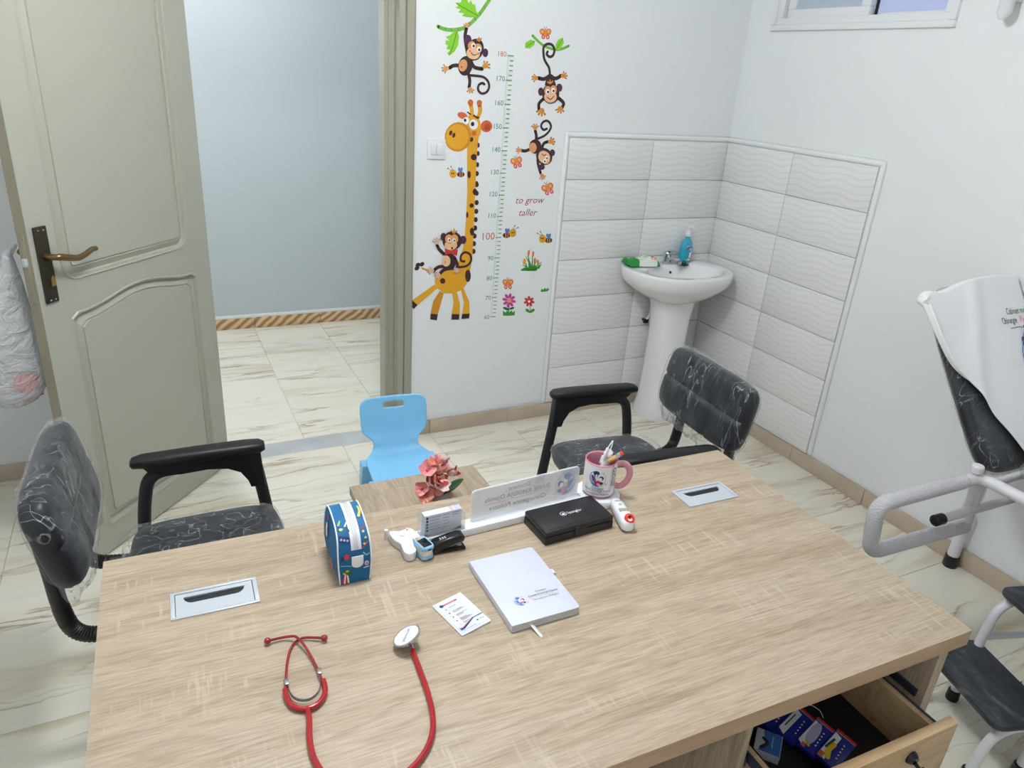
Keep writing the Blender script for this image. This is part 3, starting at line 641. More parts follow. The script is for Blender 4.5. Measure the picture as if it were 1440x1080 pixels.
# walls
wb = struct('wall_back', MB().box(-1.80, 0, -0.02, 0.0, 0.13, CEIL).box(-2.72, 0.0, 2.10, -1.80, 0.13, CEIL).box(XL, 0.145, -0.02, -2.72, 0.20, CEIL), ['wall_paint'])
wr = struct('wall_right', MB().box(0, YF, -0.02, 0.16, 0.13, 2.0).box(0, YF, 2.56, 0.16, 0.13, CEIL).box(0, YF, 2.0, 0.16, -1.124, 2.56).box(0, -0.164, 2.0, 0.16, 0.13, 2.56), ['wall_paint'])
struct('wall_left', MB().box(XL - 0.15, YF, -0.02, XL, HY + 0.15, CEIL), ['wall_paint'])
struct('wall_front', MB().box(XL, YF - 0.15, -0.02, 0.16, YF, CEIL), ['wall_paint'])
struct('wall_hall', MB().box(XL, HY, -0.02, -0.5, HY + 0.14, CEIL), ['hall_paint'])
struct('wall_hall_side', MB().box(-0.65, 0.13, -0.02, -0.5, HY, CEIL), ['hall_paint'])

# tiled splash area round the basin: bed, plaster border and every tile a piece
ZR = [1.468, 1.273, 1.073, 0.873, 0.675, 0.478, 0.284, 0.082]
bed = obj('tile_bed', MB().box(-0.988, -0.006, 0.07, 0.0, 0.0, 1.470), ['tile_grout'], wb)
bed2 = obj('tile_bed', MB().box(-0.006, -0.962, 0.07, 0.0, -0.006, 1.470), ['tile_grout'], wr)
def bevel_border(path, w, inn, out):
    mb = MB(); rings = []
    return mb
obj('plaster_border', MB().box(-1.010, -0.0135, 0.08, -0.985, 0.004, 1.494, 0.012, 4).box(-1.008, -0.0155, 1.467, 0.004, 0.004, 1.496, 0.013, 4), ['wall_paint'], wb)
obj('plaster_border', MB().box(-0.0135, -0.987, 0.08, 0.004, -0.960, 1.494, 0.012, 4).box(-0.0155, -0.985, 1.467, 0.004, 0.004, 1.496, 0.013, 4), ['wall_paint'], wr)
def wtile(parent, a, b, z0, z1, side):
    g = 0.0013
    if side == 'b': mb = MB().box(a + g, -0.0125, z0 + g, b - g, -0.005, z1 - g, 0.0018, 2)
    else: mb = MB().box(-0.0125, a + g, z0 + g, -0.005, b - g, z1 - g, 0.0018, 2)
    obj('tile', mb, ['wall_tile'], parent)
MATS['wall_tile_side'] = None
def side_tile_mat():
    # same tile, its waves running along the other wall
    m = MATS['wall_tile'].copy(); m.name = 'white_wavy_wall_tile_side'
    nt = m.node_tree
    sp = next(n for n in nt.nodes if n.type == 'SEPXYZ')
    for l in list(nt.links):
        if l.from_socket == sp.outputs[0]: nt.links.new(sp.outputs[1], l.to_socket)
    MATS['wall_tile_side'] = m
side_tile_mat()
for z1, z0 in zip(ZR[:-1], ZR[1:]):
    wtile(wb, -0.985, -0.495, z0, z1, 'b'); wtile(wb, -0.495, -0.008, z0, z1, 'b')
    for a, b in ((-0.959, -0.476), (-0.476, -0.0125)):
        mb = MB().box(-0.0125, a + 0.0013, z0 + 0.0013, -0.005, b - 0.0013, z1 - 0.0013, 0.0018, 2)
        obj('tile', mb, ['wall_tile_side'], wr)

# skirtings, cut from strips of tile
def skirting(name, p0, p1, nrm, h=0.075, pitch=P_, off=0.0, m='skirting_stone', t=0.014):
    r = bpy.data.objects.new(name, None); link(r); r['kind'] = 'structure'
    a = Vector((p0[0], p0[1], 0)); b = Vector((p1[0], p1[1], 0)); L = (b - a).length; d = (b - a) / L
    nn = Vector((nrm[0], nrm[1], 0)); s = off if off > 0 else pitch
    cut = [0.0]
    while s < L - 0.03: cut.append(s); s += pitch
    cut.append(L)
    for c0, c1 in zip(cut[:-1], cut[1:]):
        w = c1 - c0 - 0.002
        mb = MB().box(-w / 2, 0, 0, w / 2, t, h, 0.0025, 2)
        c = a + d * ((c0 + c1) / 2)
        ang = math.atan2(d.y, d.x)
        if Vector((-d.y, d.x, 0)).dot(nn) < 0: ang += PI
        obj('skirting_tile', mb, [m], r, loc=(c.x, c.y, 0), rot=(0, 0, ang))
    return r
skirting('baseboard_back', (-1.757, 0), (0, 0), (0, -1), 0.075, P_, 0.10)
skirting('baseboard_right', (0, -0.014), (0, YF), (-1, 0), 0.078, P_, 0.414)
skirting('baseboard_hall', (XL, HY), (-0.65, HY), (0, -1), 0.073, P_, 0.17, 'hall_skirting_stone')
skirting('baseboard_left', (XL, 0.145), (-2.79, 0.145), (0, -1), 0.075, P_, 0.2)
# smooth painted band above the skirting
struct('trim_1', MB().box(-1.757, -0.003, 0.075, -1.008, 0, 0.098, 0.002), ['gloss_white'])
struct('trim_2', MB().box(-0.003, -4.2, 0.078, 0, -0.985, 0.102, 0.002), ['gloss_white'])
struct('trim_3', MB().box(XL, HY - 0.003, 0.073, -0.65, HY, 0.097, 0.002), ['gloss_white'])

# door frame
def jamb(mir):
    pts = [(-1.758, 0.0), (-1.758, -0.012), (-1.766, -0.018), (-1.795, -0.018), (-1.799, -0.009), (-1.804, -0.018), (-1.829, -0.018), (-1.832, 0.044), (-1.855, 0.046), (-1.858, 0.052), (-1.872, 0.052), (-1.872, 0.135), (-1.758, 0.135)]
    if mir: pts = [(-2.70 - 1.872 - p[0] + 0.02, p[1]) for p in pts][::-1]
    return MB().prism(pts, -0.002, 2.14)
df = struct('trim_4', jamb(False), ['frame_paint'], smooth=20)
obj('jamb', jamb(True), ['frame_paint'], df, smooth=20)
obj('head_jamb', MB().box(-2.80, -0.018, 2.055, -1.765, 0.135, 2.14, 0.003), ['frame_paint'], df)

# door leaf, standing open into the room
W_, H_ = 0.808, 2.045
def rrect(x0, x1, z0, z1, r, ins, k=6):
    x0 += ins; x1 -= ins; z0 += ins; z1 -= ins; r = max(0.003, r - ins)
    out = []
    for cx, cz, a0 in ((x1 - r, z1 - r, 0), (x0 + r, z1 - r, 90), (x0 + r, z0 + r, 180), (x1 - r, z0 + r, 270)):
        for i in range(k + 1):
            a = math.radians(a0 + 90 * i / k); out.append((cx + r * math.cos(a), cz + r * math.sin(a)))
    return out
def arch(ins):
    x0, x1, z0 = 0.088 + ins, 0.706 - ins, 0.108 + ins
    out = []
    for i in range(25):
        x = x1 + (x0 - x1) * i / 24
        q = (x - 0.39) / 0.31
        z = 0.926 + 0.036 * (0.5 + 0.5 * math.cos(PI * max(-1, min(1, q / 0.85)))) - ins
        if i in (0, 24): z -= 0.016
        out.append((x, z))
    out += [(x0, 0.7), (x0, 0.4), (x0, z0 + 0.01), (x0 + 0.01, z0)] + [(x0 + 0.01 + (x1 - x0 - 0.02) * i / 6, z0) for i in range(1, 7)] + [(x1, z0 + 0.01), (x1, 0.4), (x1, 0.7)]
    return out
up = lambda ins: rrect(0.116, 0.712, 1.028, 1.935, 0.055, ins)
def door_face():
    mb = MB()
    outer = [(0, 0.006), (W_, 0.006), (W_, H_), (0, H_)]
    loops = [outer, up(0)[::-1], arch(0)[::-1]]
    flat = [p for l in loops for p in l]
    tri = tessellate_polygon([[Vector((p[0], p[1], 0)) for p in l] for l in loops])
    mb.add([(p[0], 0, p[1]) for p in flat], [tuple(t) for t in tri])
    n = 4
    mb.add([(p[0], y, p[1]) for y in (0, -0.04) for p in outer], [(0, 1, 5, 4), (1, 2, 6, 5), (2, 3, 7, 6), (3, 0, 4, 7), (4, 5, 6, 7)])
    return mb
door = struct('door_1', door_face(), ['door_paint'], smooth=20)
door.location = (-2.625, -0.01, 0); door.rotation_euler = (0, 0, math.atan2(-0.753, -0.658))
for nm, fn in (('upper_panel', up), ('lower_panel', arch)):
    mb = MB()
    prof = [(0, 0.0), (0.003, 0.0045), (0.008, 0.003), (0.011, -0.011), (0.016, -0.014), (0.022, -0.012), (0.038, -0.002), (0.040, -0.0065), (0.043, -0.0065), (0.045, -0.002), (0.050, -0.002)]
    mb.loft([[(p[0], y, p[1]) for p in fn(i)] for i, y in prof], caps=False)
    last = fn(0.050)
    tri = tessellate_polygon([[Vector((p[0], p[1], 0)) for p in last]])
    mb.add([(p[0], -0.002, p[1]) for p in last], [tuple(t) for t in tri])
    obj(nm, mb, ['door_paint'], door, smooth=25)
obj('edge_face', MB().box(W_, -0.0395, 0.008, W_ + 0.0012, -0.0005, H_ - 0.002), ['edge_paint'], door)
lk = obj('lock_plate', MB().box(W_ + 0.001, -0.029, 0.96, W_ + 0.0028, -0.010, 1.20, 0.0006), ['edge_paint'], door)
obj('latch', MB().box(W_ + 0.002, -0.026, 1.10, W_ + 0.013, -0.013, 1.125, 0.002), ['alu'], lk)
for z in (0.985, 1.02, 1.185):
    obj('screw', MB().lathe([(0.004, 0), (0.003, 0.0015)], 10), ['steel'], lk, loc=(W_ + 0.0028, -0.0195, z), rot=(0, PI / 2, 0))
def handle_set(front):
    y = 1 if front else -1; y0 = 0 if front else -0.04
    p = obj('handle_plate', MB().box(0.744, min(y0, y0 + y * 0.008), 0.980, 0.790, max(y0, y0 + y * 0.008), 1.216, 0.003, 2), ['bronze_dark'], door)
    pts = [(0.768, y0, 1.128), (0.768, y0 + y * 0.042, 1.128), (0.750, y0 + y * 0.052, 1.126), (0.72, y0 + y * 0.054, 1.118), (0.69, y0 + y * 0.054, 1.112), (0.66, y0 + y * 0.054, 1.118), (0.635, y0 + y * 0.054, 1.127), (0.617, y0 + y * 0.054, 1.127)]
    P = crom(pts, 5)
    obj('lever', MB().tube(P, [0.0095 if i < 8 else 0.0125 - 0.005 * (i / len(P)) for i in range(len(P))], 12), ['bronze'], p)
    obj('keyhole', MB().prism([(0.749, 0), (0.766, 0), (0.764, 0.026), (0.7575, 0.034), (0.751, 0.026)], 0, 0.006, 0.002), ['brass'], p, loc=(0, y0 + y * 0.006 + (0 if front else -0.006) + 0.0, 1.032), rot=(PI / 2, 0, 0)).location.y += 0.008 if front else 0
    for z in (0.99, 1.205):
        for dx in (-0.009, 0.009): obj('screw', MB().ball((0, 0, 0), 0.0035, 8), ['steel'], p, loc=(0.767 + dx, y0 + y * 0.008, z))
    return p
handle_set(True); handle_set(False)

# high window in the right wall
wi = bpy.data.objects.new('window_1', None); link(wi); wi['kind'] = 'structure'
def ring_frame(mb, x0, x1, ya, yb, z0, z1, w, bev=0.004):
    mb.box(x0, ya, z0, x1, yb, z0 + w, bev).box(x0, ya, z1 - w, x1, yb, z1, bev).box(x0 + 0.0003, ya + 0.0003, z0 + w, x1 - 0.0003, ya + w, z1 - w).box(x0 + 0.0003, yb - w, z0 + w, x1 - 0.0003, yb - 0.0003, z1 - w)
    return mb
obj('outer_casing', ring_frame(MB(), -0.016, 0.10, -1.124, -0.164, 2.0, 2.56, 0.028, 0.006), ['upvc'], wi)
obj('frame', ring_frame(MB(), -0.004, 0.099, -1.10, -0.19, 2.022, 2.54, 0.034), ['upvc'], wi)
sa = obj('sash', ring_frame(MB(), 0.012, 0.040, -0.70, -0.235, 2.048, 2.52, 0.045), ['upvc'], wi)
obj('pane', MB().box(0.024, -0.66, 2.09, 0.028, -0.275, 2.48), ['frosted_glass'], sa)
sb = obj('sash', ring_frame(MB(), 0.055, 0.083, -1.085, -0.66, 2.048, 2.52, 0.022), ['upvc'], wi)
obj('pane', MB().box(0.066, -1.065, 2.068, 0.070, -0.68, 2.50), ['window_glass'], sb)
obj('gasket', MB().box(0.043, -0.712, 2.06, 0.052, -0.703, 2.52), ['black_matte'], wi)

# globe lamps outside the frame; the second and third are added fill
def globe_lamp(p, label):
    t = thing('pendant_lamp', label, 'lamp', (p[0], p[1], CEIL))
    obj('canopy', MB().lathe([(0.055, 0), (0.055, -0.02), (0.02, -0.035)], 24), ['white_metal'], t)
    obj('rod', MB().tube([(0, 0, -0.03), (0, 0, p[2] - CEIL + 0.13)], 0.008, 10), ['white_metal'], t)
    m = bpy.data.materials.new('lamp_glass'); m.use_nodes = True
    b = m.node_tree.nodes['Principled BSDF']
    b.inputs['Emission Color'].default_value = (*LAMP_TINT, 1); b.inputs['Emission Strength'].default_value = p[3]
    obj('globe', MB().ball((0, 0, p[2] - CEIL), 0.14, 20), [m], t, smooth=80)
globe_lamp(LAMP_MAIN, 'white globe lamp hanging over the small table')
globe_lamp(LAMP_FILL, 'unseen globe fill lamp added behind the doctor side of the desk')
globe_lamp(LAMP_HALL_FILL, 'unseen globe lamp added to light the hall behind the door')

# ================================================================ WALL: switch, growth chart stickers
sw = thing('light_switch', 'white double light switch on the wall between door frame and giraffe', 'switch', (-1.655, 0, 1.401))
obj('switch_plate', MB().box(-0.043, -0.009, -0.043, 0.043, 0, 0.043, 0.003), ['white_plastic'], sw)
for x in (-0.013, 0.013):
    obj('rocker', MB().box(x - 0.0122, -0.013, -0.024, x + 0.0122, -0.008, 0.024, 0.0015), ['upvc'], sw)

def art(key):
    p = Print()
    for e in DEC[key]:
        k, c = e[0], e[1]; q = [v / 2000.0 for v in e[2:]]
        if k == 'e': p.ell2(c, q[0:2], q[2:4], q[4:6])
        elif k == 'p': p.poly(c, [(q[i], q[i + 1]) for i in range(0, len(q), 2)])
        else: p.line(c, [(q[i], q[i + 1]) for i in range(2, len(q), 2)], q[0], q[1])
    return p
onwall = lambda x, z, h: (x, -h, z)
def sticker(name, key, label, cat='sticker', group=None, base=0.0004):
    o = printed(name, art(key), onwall, base=base)
    return tag(o, label, cat, group)
sticker('monkey_sticker', 'monkeyA', 'brown monkey wall sticker hanging by one hand from a green vine above the giraffe')
sticker('monkey_sticker', 'monkeyB', 'brown monkey wall sticker hanging upside down by its tail from a leafy twig')
sticker('monkey_sticker', 'monkeyC', 'tumbling brown monkey wall sticker with raised curly tail, between two butterflies')
sticker('giraffe_sticker', 'giraffe', 'tall yellow spotted giraffe wall sticker beside the height ruler')
sticker('monkey_sticker', 'monkeyD', 'brown monkey wall sticker with red bow tie sitting on the giraffe back', base=0.0045)
sticker('butterfly_sticker', 'bfA', 'small orange butterfly wall sticker above the leafy twig')
sticker('butterfly_sticker', 'bfB', 'small orange butterfly wall sticker just right of the 130 mark of the ruler')
sticker('butterfly_sticker', 'bfC', 'small orange butterfly wall sticker above the red handwriting')
sticker('butterfly_sticker', 'bfD', 'small orange butterfly wall sticker above the magenta flower')
sticker('bee_sticker', 'beeA', 'small yellow bee wall sticker left of the giraffe neck')
sticker('bee_sticker', 'beeB', 'small yellow bee wall sticker just right of the number 100')
sticker('bee_sticker', 'beeC', 'small yellow bee wall sticker nearest the wall tiles, above the reeds')
sticker('reed_sticker', 'reeds', 'green reed clump wall sticker with red cattails')
sticker('flower_sticker', 'flowerA', 'magenta flower wall sticker with green leaves at the foot of the ruler')
sticker('flower_sticker', 'flowerB', 'red flower wall sticker with white centre and green leaves')
sticker('grass_sticker', 'grass', 'small green grass tuft wall sticker right of the ruler')
scr = Print()
scr.text('script', 'to grow', -1.172, 1.160, 0.046, 'C', 0.32, 1.02).text('script', 'taller', -1.178, 1.101, 0.046, 'C', 0.32, 1.02)
tag(printed('lettering_sticker', scr, onwall), 'slanting red words to grow taller stuck on the wall', 'sticker')
rx = lambda z: -1.3137 + (z - 0.6) / 1.2 * 0.0094
rul = Print()
rul.poly('strip', [(rx(0.6) - 0.028, 0.6), (rx(0.6) - 0.022, 0.6), (rx(1.8) - 0.022, 1.8), (rx(1.8) - 0.028, 1.8)])
ro = tag(printed('height_ruler', rul, onwall), 'pale green vertical height ruler wall sticker marked 60 to 180', 'ruler')
tk = Print()
for i in range(61):
    z = 0.6 + i * 0.02; lg = i % 5 == 0
    tk.poly('tick', [(rx(z) - (0.029 if lg else 0.018), z - 0.0022), (rx(z), z - 0.0022), (rx(z), z + 0.0022), (rx(z) - (0.029 if lg else 0.018), z + 0.0022)])
printed('tick_mark', tk, onwall, ro, base=0.0007)['kind'] = 'stuff'
for v in range(60, 190, 10):
    z = v / 100.0; big = v == 100
    c = 'num' if v in (100, 180) else 'teal'
    pr = Print().text(c, str(v), rx(z) - 0.034, z - (0.006 if v > 100 else 0.010), 0.050 if big else 0.031, 'R', 0, 1.0)
    printed('number', pr, onwall, ro, base=0.0007)

# rounded white fixture high on the right wall
fx = thing('wall_light', 'white tubular wall light high on the right wall beside the window', 'lamp', (0, -1.338, 2.005))
obj('tube_cover', MB().tube([(-0.065, 0, 0.012), (-0.065, 0, 0.03), (-0.065, 0, 0.30), (-0.065, 0, 0.55)], [0.012, 0.024, 0.026, 0.026], 18), ['white_plastic'], fx)
for z in (0.07, 0.45): obj('wall_bracket', MB().box(-0.062, -0.012, z, 0, 0.012, z + 0.04, 0.003), ['white_metal'], fx)

# ================================================================ WASH BASIN
bs = thing('wash_basin', 'white ceramic pedestal wash basin in the tiled corner', 'basin', (-0.345, 0, 0))
def bout(sc, z, cy=-0.165, n=44, a=0.298):
    out = []
    for k in range(n):
        t = 2 * PI * k / n; c, s = math.cos(t), math.sin(t)
        if s > 0: x = a * math.copysign(abs(c) ** 0.42, c); y = 0.150 * abs(s) ** 0.42
        else: x = a * math.copysign(abs(c) ** 0.86, c); y = -0.255 * abs(s) ** 0.95
        out.append((x * sc, min(cy + y * sc, -0.0135), z))
    return out
def bowl(sc, z, n=44):
    return [(0.225 * sc * math.cos(2 * PI * k / n), -0.232 + 0.130 * sc * math.sin(2 * PI * k / n), z) for k in range(n)]
mb = MB()
mb.loft([bout(0.38, 0.672), bout(0.52, 0.688), bout(0.74, 0.725), bout(0.90, 0.762), bout(0.970, 0.785), bout(0.985, 0.80), bout(1.0, 0.812), bout(1.0, 0.836), bout(0.988, 0.843), bout(0.97, 0.845),
         bowl(1.04, 0.843), bowl(1.0, 0.836), bowl(0.93, 0.80), bowl(0.75, 0.752), bowl(0.45, 0.733), bowl(0.10, 0.728)])
obj('bowl', mb, ['ceramic'], bs, smooth=50)
def ped(w, d, z, cy=-0.165, n=32):
    return [(w * math.copysign(abs(math.cos(2 * PI * k / n)) ** 0.7, math.cos(2 * PI * k / n)), cy + d * math.copysign(abs(math.sin(2 * PI * k / n)) ** 0.8, math.sin(2 * PI * k / n)), z) for k in range(n)]
obj('pedestal', MB().loft([ped(0.118, 0.125, 0), ped(0.116, 0.122, 0.03), ped(0.103, 0.108, 0.10), ped(0.094, 0.098, 0.28), ped(0.092, 0.095, 0.45), ped(0.098, 0.098, 0.58), ped(0.112, 0.102, 0.645), ped(0.118, 0.104, 0.678)]), ['ceramic'], bs, smooth=50)
obj('overflow_hole', MB().lathe([(0.0075, 0), (0.0075, 0.002)], 14), ['black_gloss'], bs, loc=(0.0, -0.110, 0.805), rot=(PI / 2 - 0.35, 0, 0))
obj('drain', MB().lathe([(0.022, 0), (0.024, 0.003), (0.012, 0.004)], 18), ['chrome'], bs, loc=(0, -0.232, 0.7275))
va = obj('stop_valve', MB().tube([(0, -0.0135, 0), (0, -0.04, 0)], 0.008, 10).box(-0.016, -0.052, -0.012, 0.012, -0.036, 0.012, 0.002), ['black_plastic'], bs, loc=(-0.062, 0, 0.515))
obj('hose', MB().tube(crom([(0, -0.045, 0.01), (0.012, -0.05, 0.03), (0.02, -0.05, 0.08), (0.022, -0.06, 0.13)], 4), 0.006, 8), ['white_plastic'], va)
tp = thing('mixer_tap', 'chrome single lever tap on the wash basin', 'tap', (-0.335, -0.055, 0.844))
obj('tap_body', MB().lathe([(0.026, 0), (0.026, 0.006), (0.021, 0.010), (0.020, 0.045), (0.022, 0.052), (0.018, 0.060)], 20), ['chrome'], tp)
obj('spout', MB().tube(crom([(0, -0.010, 0.022), (0, -0.05, 0.036), (0, -0.085, 0.038), (0, -0.105, 0.032)], 5), 0.012, 14, flat=0.85).lathe([(0.013, 0), (0.013, -0.016), (0.011, -0.018)], 14, (0, -0.103, 0.034)), ['chrome'], tp)
obj('tap_lever', MB().tube([(0, 0.004, 0.058), (0, -0.02, 0.070), (0, -0.075, 0.080)], [0.013, 0.011, 0.007], 12, flat=0.55), ['chrome'], tp)
sp = thing('soap_bottle', 'teal liquid soap pump bottle at the back of the wash basin', 'bottle', (-0.215, -0.052, 0.844), 0.15)
obj('bottle_body', MB().lathe([(0.034, 0), (0.041, 0.004), (0.0425, 0.03), (0.041, 0.07), (0.037, 0.100), (0.029, 0.116), (0.016, 0.124), (0.015, 0.142)], 28, sx=1, sy=0.66), ['soap_teal'], sp, smooth=60)
hd = obj('pump', MB().lathe([(0.017, 0.140), (0.017, 0.152), (0.013, 0.157), (0.012, 0.166), (0.005, 0.168), (0.005, 0.186), (0.010, 0.187), (0.010, 0.194), (0.002, 0.196)], 18).box(-0.006, -0.036, 0.187, 0.006, 0.004, 0.195, 0.002), ['white_plastic'], sp)
lp = Print().poly('sky', [(-0.018, 0.012), (0.018, 0.012), (0.022, 0.06), (0.016, 0.095), (-0.016, 0.095), (-0.022, 0.06)]).poly('white', [(-0.015, 0.015), (0.015, 0.015), (0.018, 0.055), (-0.018, 0.052)]).line('grey', [(-0.012, 0.068), (0, 0.082), (0.014, 0.086)], 0.010).poly('blue', [(-0.018, 0.050), (0.008, 0.056), (0.016, 0.066), (-0.018, 0.062)]).ell('bf1', 0.013, 0.024, 0.007, 0.006).ell('brownp', -0.013, 0.032, 0.004, 0.012).ell('ygr', -0.006, 0.019, 0.007, 0.004).line('lblue', [(-0.004, 0.03), (0.003, 0.045)], 0.006)
printed('label', lp, lambda x, z, h: (0.0430 * math.sin(x / 0.040), -0.0285 * math.cos(x / 0.040) - h, z), sp, base=0.0008, rot=(0, 0, -0.25))
pl = thing('sink_plug', 'black rubber sink plug lying on the basin rim under the tap', 'plug', (-0.268, -0.115, 0.842))
obj('plug_disc', MB().lathe([(0.004, 0), (0.026, 0.001), (0.029, 0.006), (0.022, 0.011), (0.004, 0.012)], 22).tube([(0.012 * math.cos(a), 0.0, 0.014 + 0.010 * math.sin(a)) for a in [k * PI / 6 for k in range(7)]], 0.0025, 8), ['black_gloss'], pl)
wp = thing('wipes_pack', 'green and white soft pack of wet wipes on the left rim of the wash basin', 'wipes', (-0.525, -0.085, 0.845), -0.10)
def wpt(a, b, s):
    u = a * 2 - 1; v = b * 2 - 1
    k = max(0.0, (1 - abs(u) ** 4) * (1 - v ** 4)) ** 0.5
    h = 0.040 * k * (1 + 0.25 * math.sin(5 * u + 2 * v) * (1 - v * v)) + 0.004
    return (0.098 * u, 0.042 * v * (1 + 0.10 * math.sin(4 * u)), (h if s > 0 else 0.002) + (0.012 if u < -0.9 else 0))
mb = MB(); mb.grid(lambda a, b: wpt(a, b, 1), 26, 12); mb.grid(lambda a, b: wpt(a, 1 - b, -1), 26, 12)
mb.mi = []
for f in mb.Fc:
    cx = sum(mb.V[i][0] for i in f) / 4
    mb.mi.append(0 if cx < -0.030 or cx > 0.078 else 1)
obj('pack_film', mb, ['pack_green', 'pack_white'], wp, smooth=60)
def onpack(x, y, h):
    a = (x / 0.098 + 1) / 2; b = (y / 0.042 + 1) / 2
    q = wpt(min(1, max(0, a)), min(1, max(0, b)), 1); return (q[0], q[1], q[2] + h + 0.001)
printed('pack_print', Print().ell('white', -0.022, -0.020, 0.021, 0.014, 0, 24).ell('navy', -0.022, -0.020, 0.017, 0.011, 0, 24).text('white', 'Bio', -0.022, -0.0235, 0.013).line('ygr', [(-0.03, 0.012), (0.0, 0.010), (0.04, 0.014)], 0.004).line('gr2', [(0.008, -0.004), (0.032, -0.002)], 0.003).line('tick', [(0.008, -0.014), (0.03, -0.012)], 0.003).ell('org', 0.055, 0.0, 0.014, 0.016).ell('brownp', 0.050, 0.004, 0.006, 0.010).ell('bf1', 0.055, -0.026, 0.018, 0.007), onpack, wp)
obj('flap', MB().loft([[(x, 0.010 + 0.018 * math.sin(x * 60), 0.040 + 0.012 * math.sin((x - 0.02) * 52)), (x, 0.030, 0.030)] for x in [0.02 + 0.06 * i / 8 for i in range(9)]], caps=False), ['pack_white'], wp)

# ================================================================ DESK
TH = -1.2915 * PI / 180
DA = Vector((-2.995, -1.705, 0))
def DW(u, v, z=0.75):
    """desk frame -> room: u along the far edge from the door side, v towards the doctor"""
    return (DA.x + math.cos(TH) * u + math.sin(TH) * v, DA.y + math.sin(TH) * u - math.cos(TH) * v, z)
desk = thing('desk', 'large light oak desk with an open drawer', 'desk', DW(0, 0, 0), TH)
def dbox(u0, u1, v0, v1, z0, z1, bev=0.0): return MB().box(u0, -v1, z0, u1, -v0, z1, bev)
def slotpoly(x0, x1, y0, y1): return [(x0, y0), (x1, y0), (x1, y1), (x0, y1)]
GR = [(0.2015, 0.194), (1.401, 0.1915)]
mb = MB()
outer = slotpoly(0, 1.6, -0.803, 0)
holes = [slotpoly(g[0] - 0.072, g[0] + 0.072, -g[1] - 0.033, -g[1] + 0.033)[::-1] for g in GR]
flat = outer + holes[0] + holes[1]
tri = tessellate_polygon([[Vector((p[0], p[1], 0)) for p in l] for l in [outer] + holes])
mb.add([(p[0], p[1], 0.75) for p in flat], [tuple(t) for t in tri]); mb.add([(p[0], p[1], 0.712) for p in flat], [tuple(t)[::-1] for t in tri])
mb.cur = 1
for l in [outer] + holes:
    n = len(l)
    mb.add([(p[0], p[1], z) for z in (0.712, 0.75) for p in l], [(i, (i + 1) % n, (i + 1) % n + n, i + n) for i in range(n)])
obj('tabletop', mb, ['wood_x', 'edge_wood'], desk, smooth=0)
def edged(name, u0, u1, v0, v1, z0, z1, m, parent=desk): return obj(name, dbox(u0, u1, v0, v1, z0, z1, 0.0008), [m], parent)
edged('side_panel', 0.018, 0.046, 0.02, 0.785, 0, 0.712, 'wood_z'); edged('side_panel', 1.554, 1.582, 0.02, 0.785, 0, 0.712, 'wood_z')
edged('modesty_panel', 0.046, 1.554, 0.24, 0.258, 0.08, 0.712, 'wood_x')
edged('divider_panel', 1.050, 1.068, 0.258, 0.775, 0, 0.712, 'wood_z'); edged('rear_rail', 1.068, 1.554, 0.63, 0.648, 0.665, 0.712, 'drawer_wood')
edged('base_panel', 1.068, 1.554, 0.258, 0.76, 0.06, 0.078, 'wood_x')
edged('drawer_runner', 1.068, 1.080, 0.30, 0.770, 0.556, 0.574, 'slide_metal'); edged('drawer_runner', 1.547, 1.554, 0.30, 0.770, 0.556, 0.574, 'slide_metal')
edged('lower_drawer', 1.072, 1.550, 0.765, 0.783, 0.085, 0.40, 'drawer_wood')
dr = edged('drawer', 1.060, 1.524, 0.857, 0.877, 0.425, 0.600, 'drawer_wood')
edged('drawer_side', 1.088, 1.102, 0.42, 0.857, 0.455, 0.580, 'drawer_wood', dr); edged('drawer_side', 1.486, 1.500, 0.42, 0.857, 0.455, 0.580, 'drawer_wood', dr)
edged('drawer_back', 1.102, 1.486, 0.42, 0.434, 0.455, 0.580, 'drawer_wood', dr)
edged('drawer_bottom', 1.102, 1.486, 0.434, 0.857, 0.463, 0.470, 'drawer_black', dr)
edged('slide', 1.084, 1.0885, 0.40, 0.855, 0.560, 0.583, 'slide_metal', dr); edged('slide', 1.4995, 1.504, 0.40, 0.855, 0.560, 0.583, 'slide_metal', dr)
edged('drawer_lining', 1.102, 1.1045, 0.434, 0.857, 0.470, 0.581, 'drawer_black', dr)
lo = obj('lock', MB().lathe([(0.0145, 0), (0.0145, 0.003), (0.0105, 0.010), (0.008, 0.012)], 20), ['black_gloss'], dr, loc=(1.400, -0.877, 0.560), rot=(PI / 2, 0, 0))
obj('key', MB().box(-0.0012, -0.004, 0.010, 0.0012, 0.004, 0.026, 0.0005).box(-0.003, -0.012, 0.024, 0.003, 0.010, 0.052, 0.003), ['black_gloss'], dr, loc=(1.400, -0.877, 0.560), rot=(PI / 2 + 0.25, 0.5, 0))
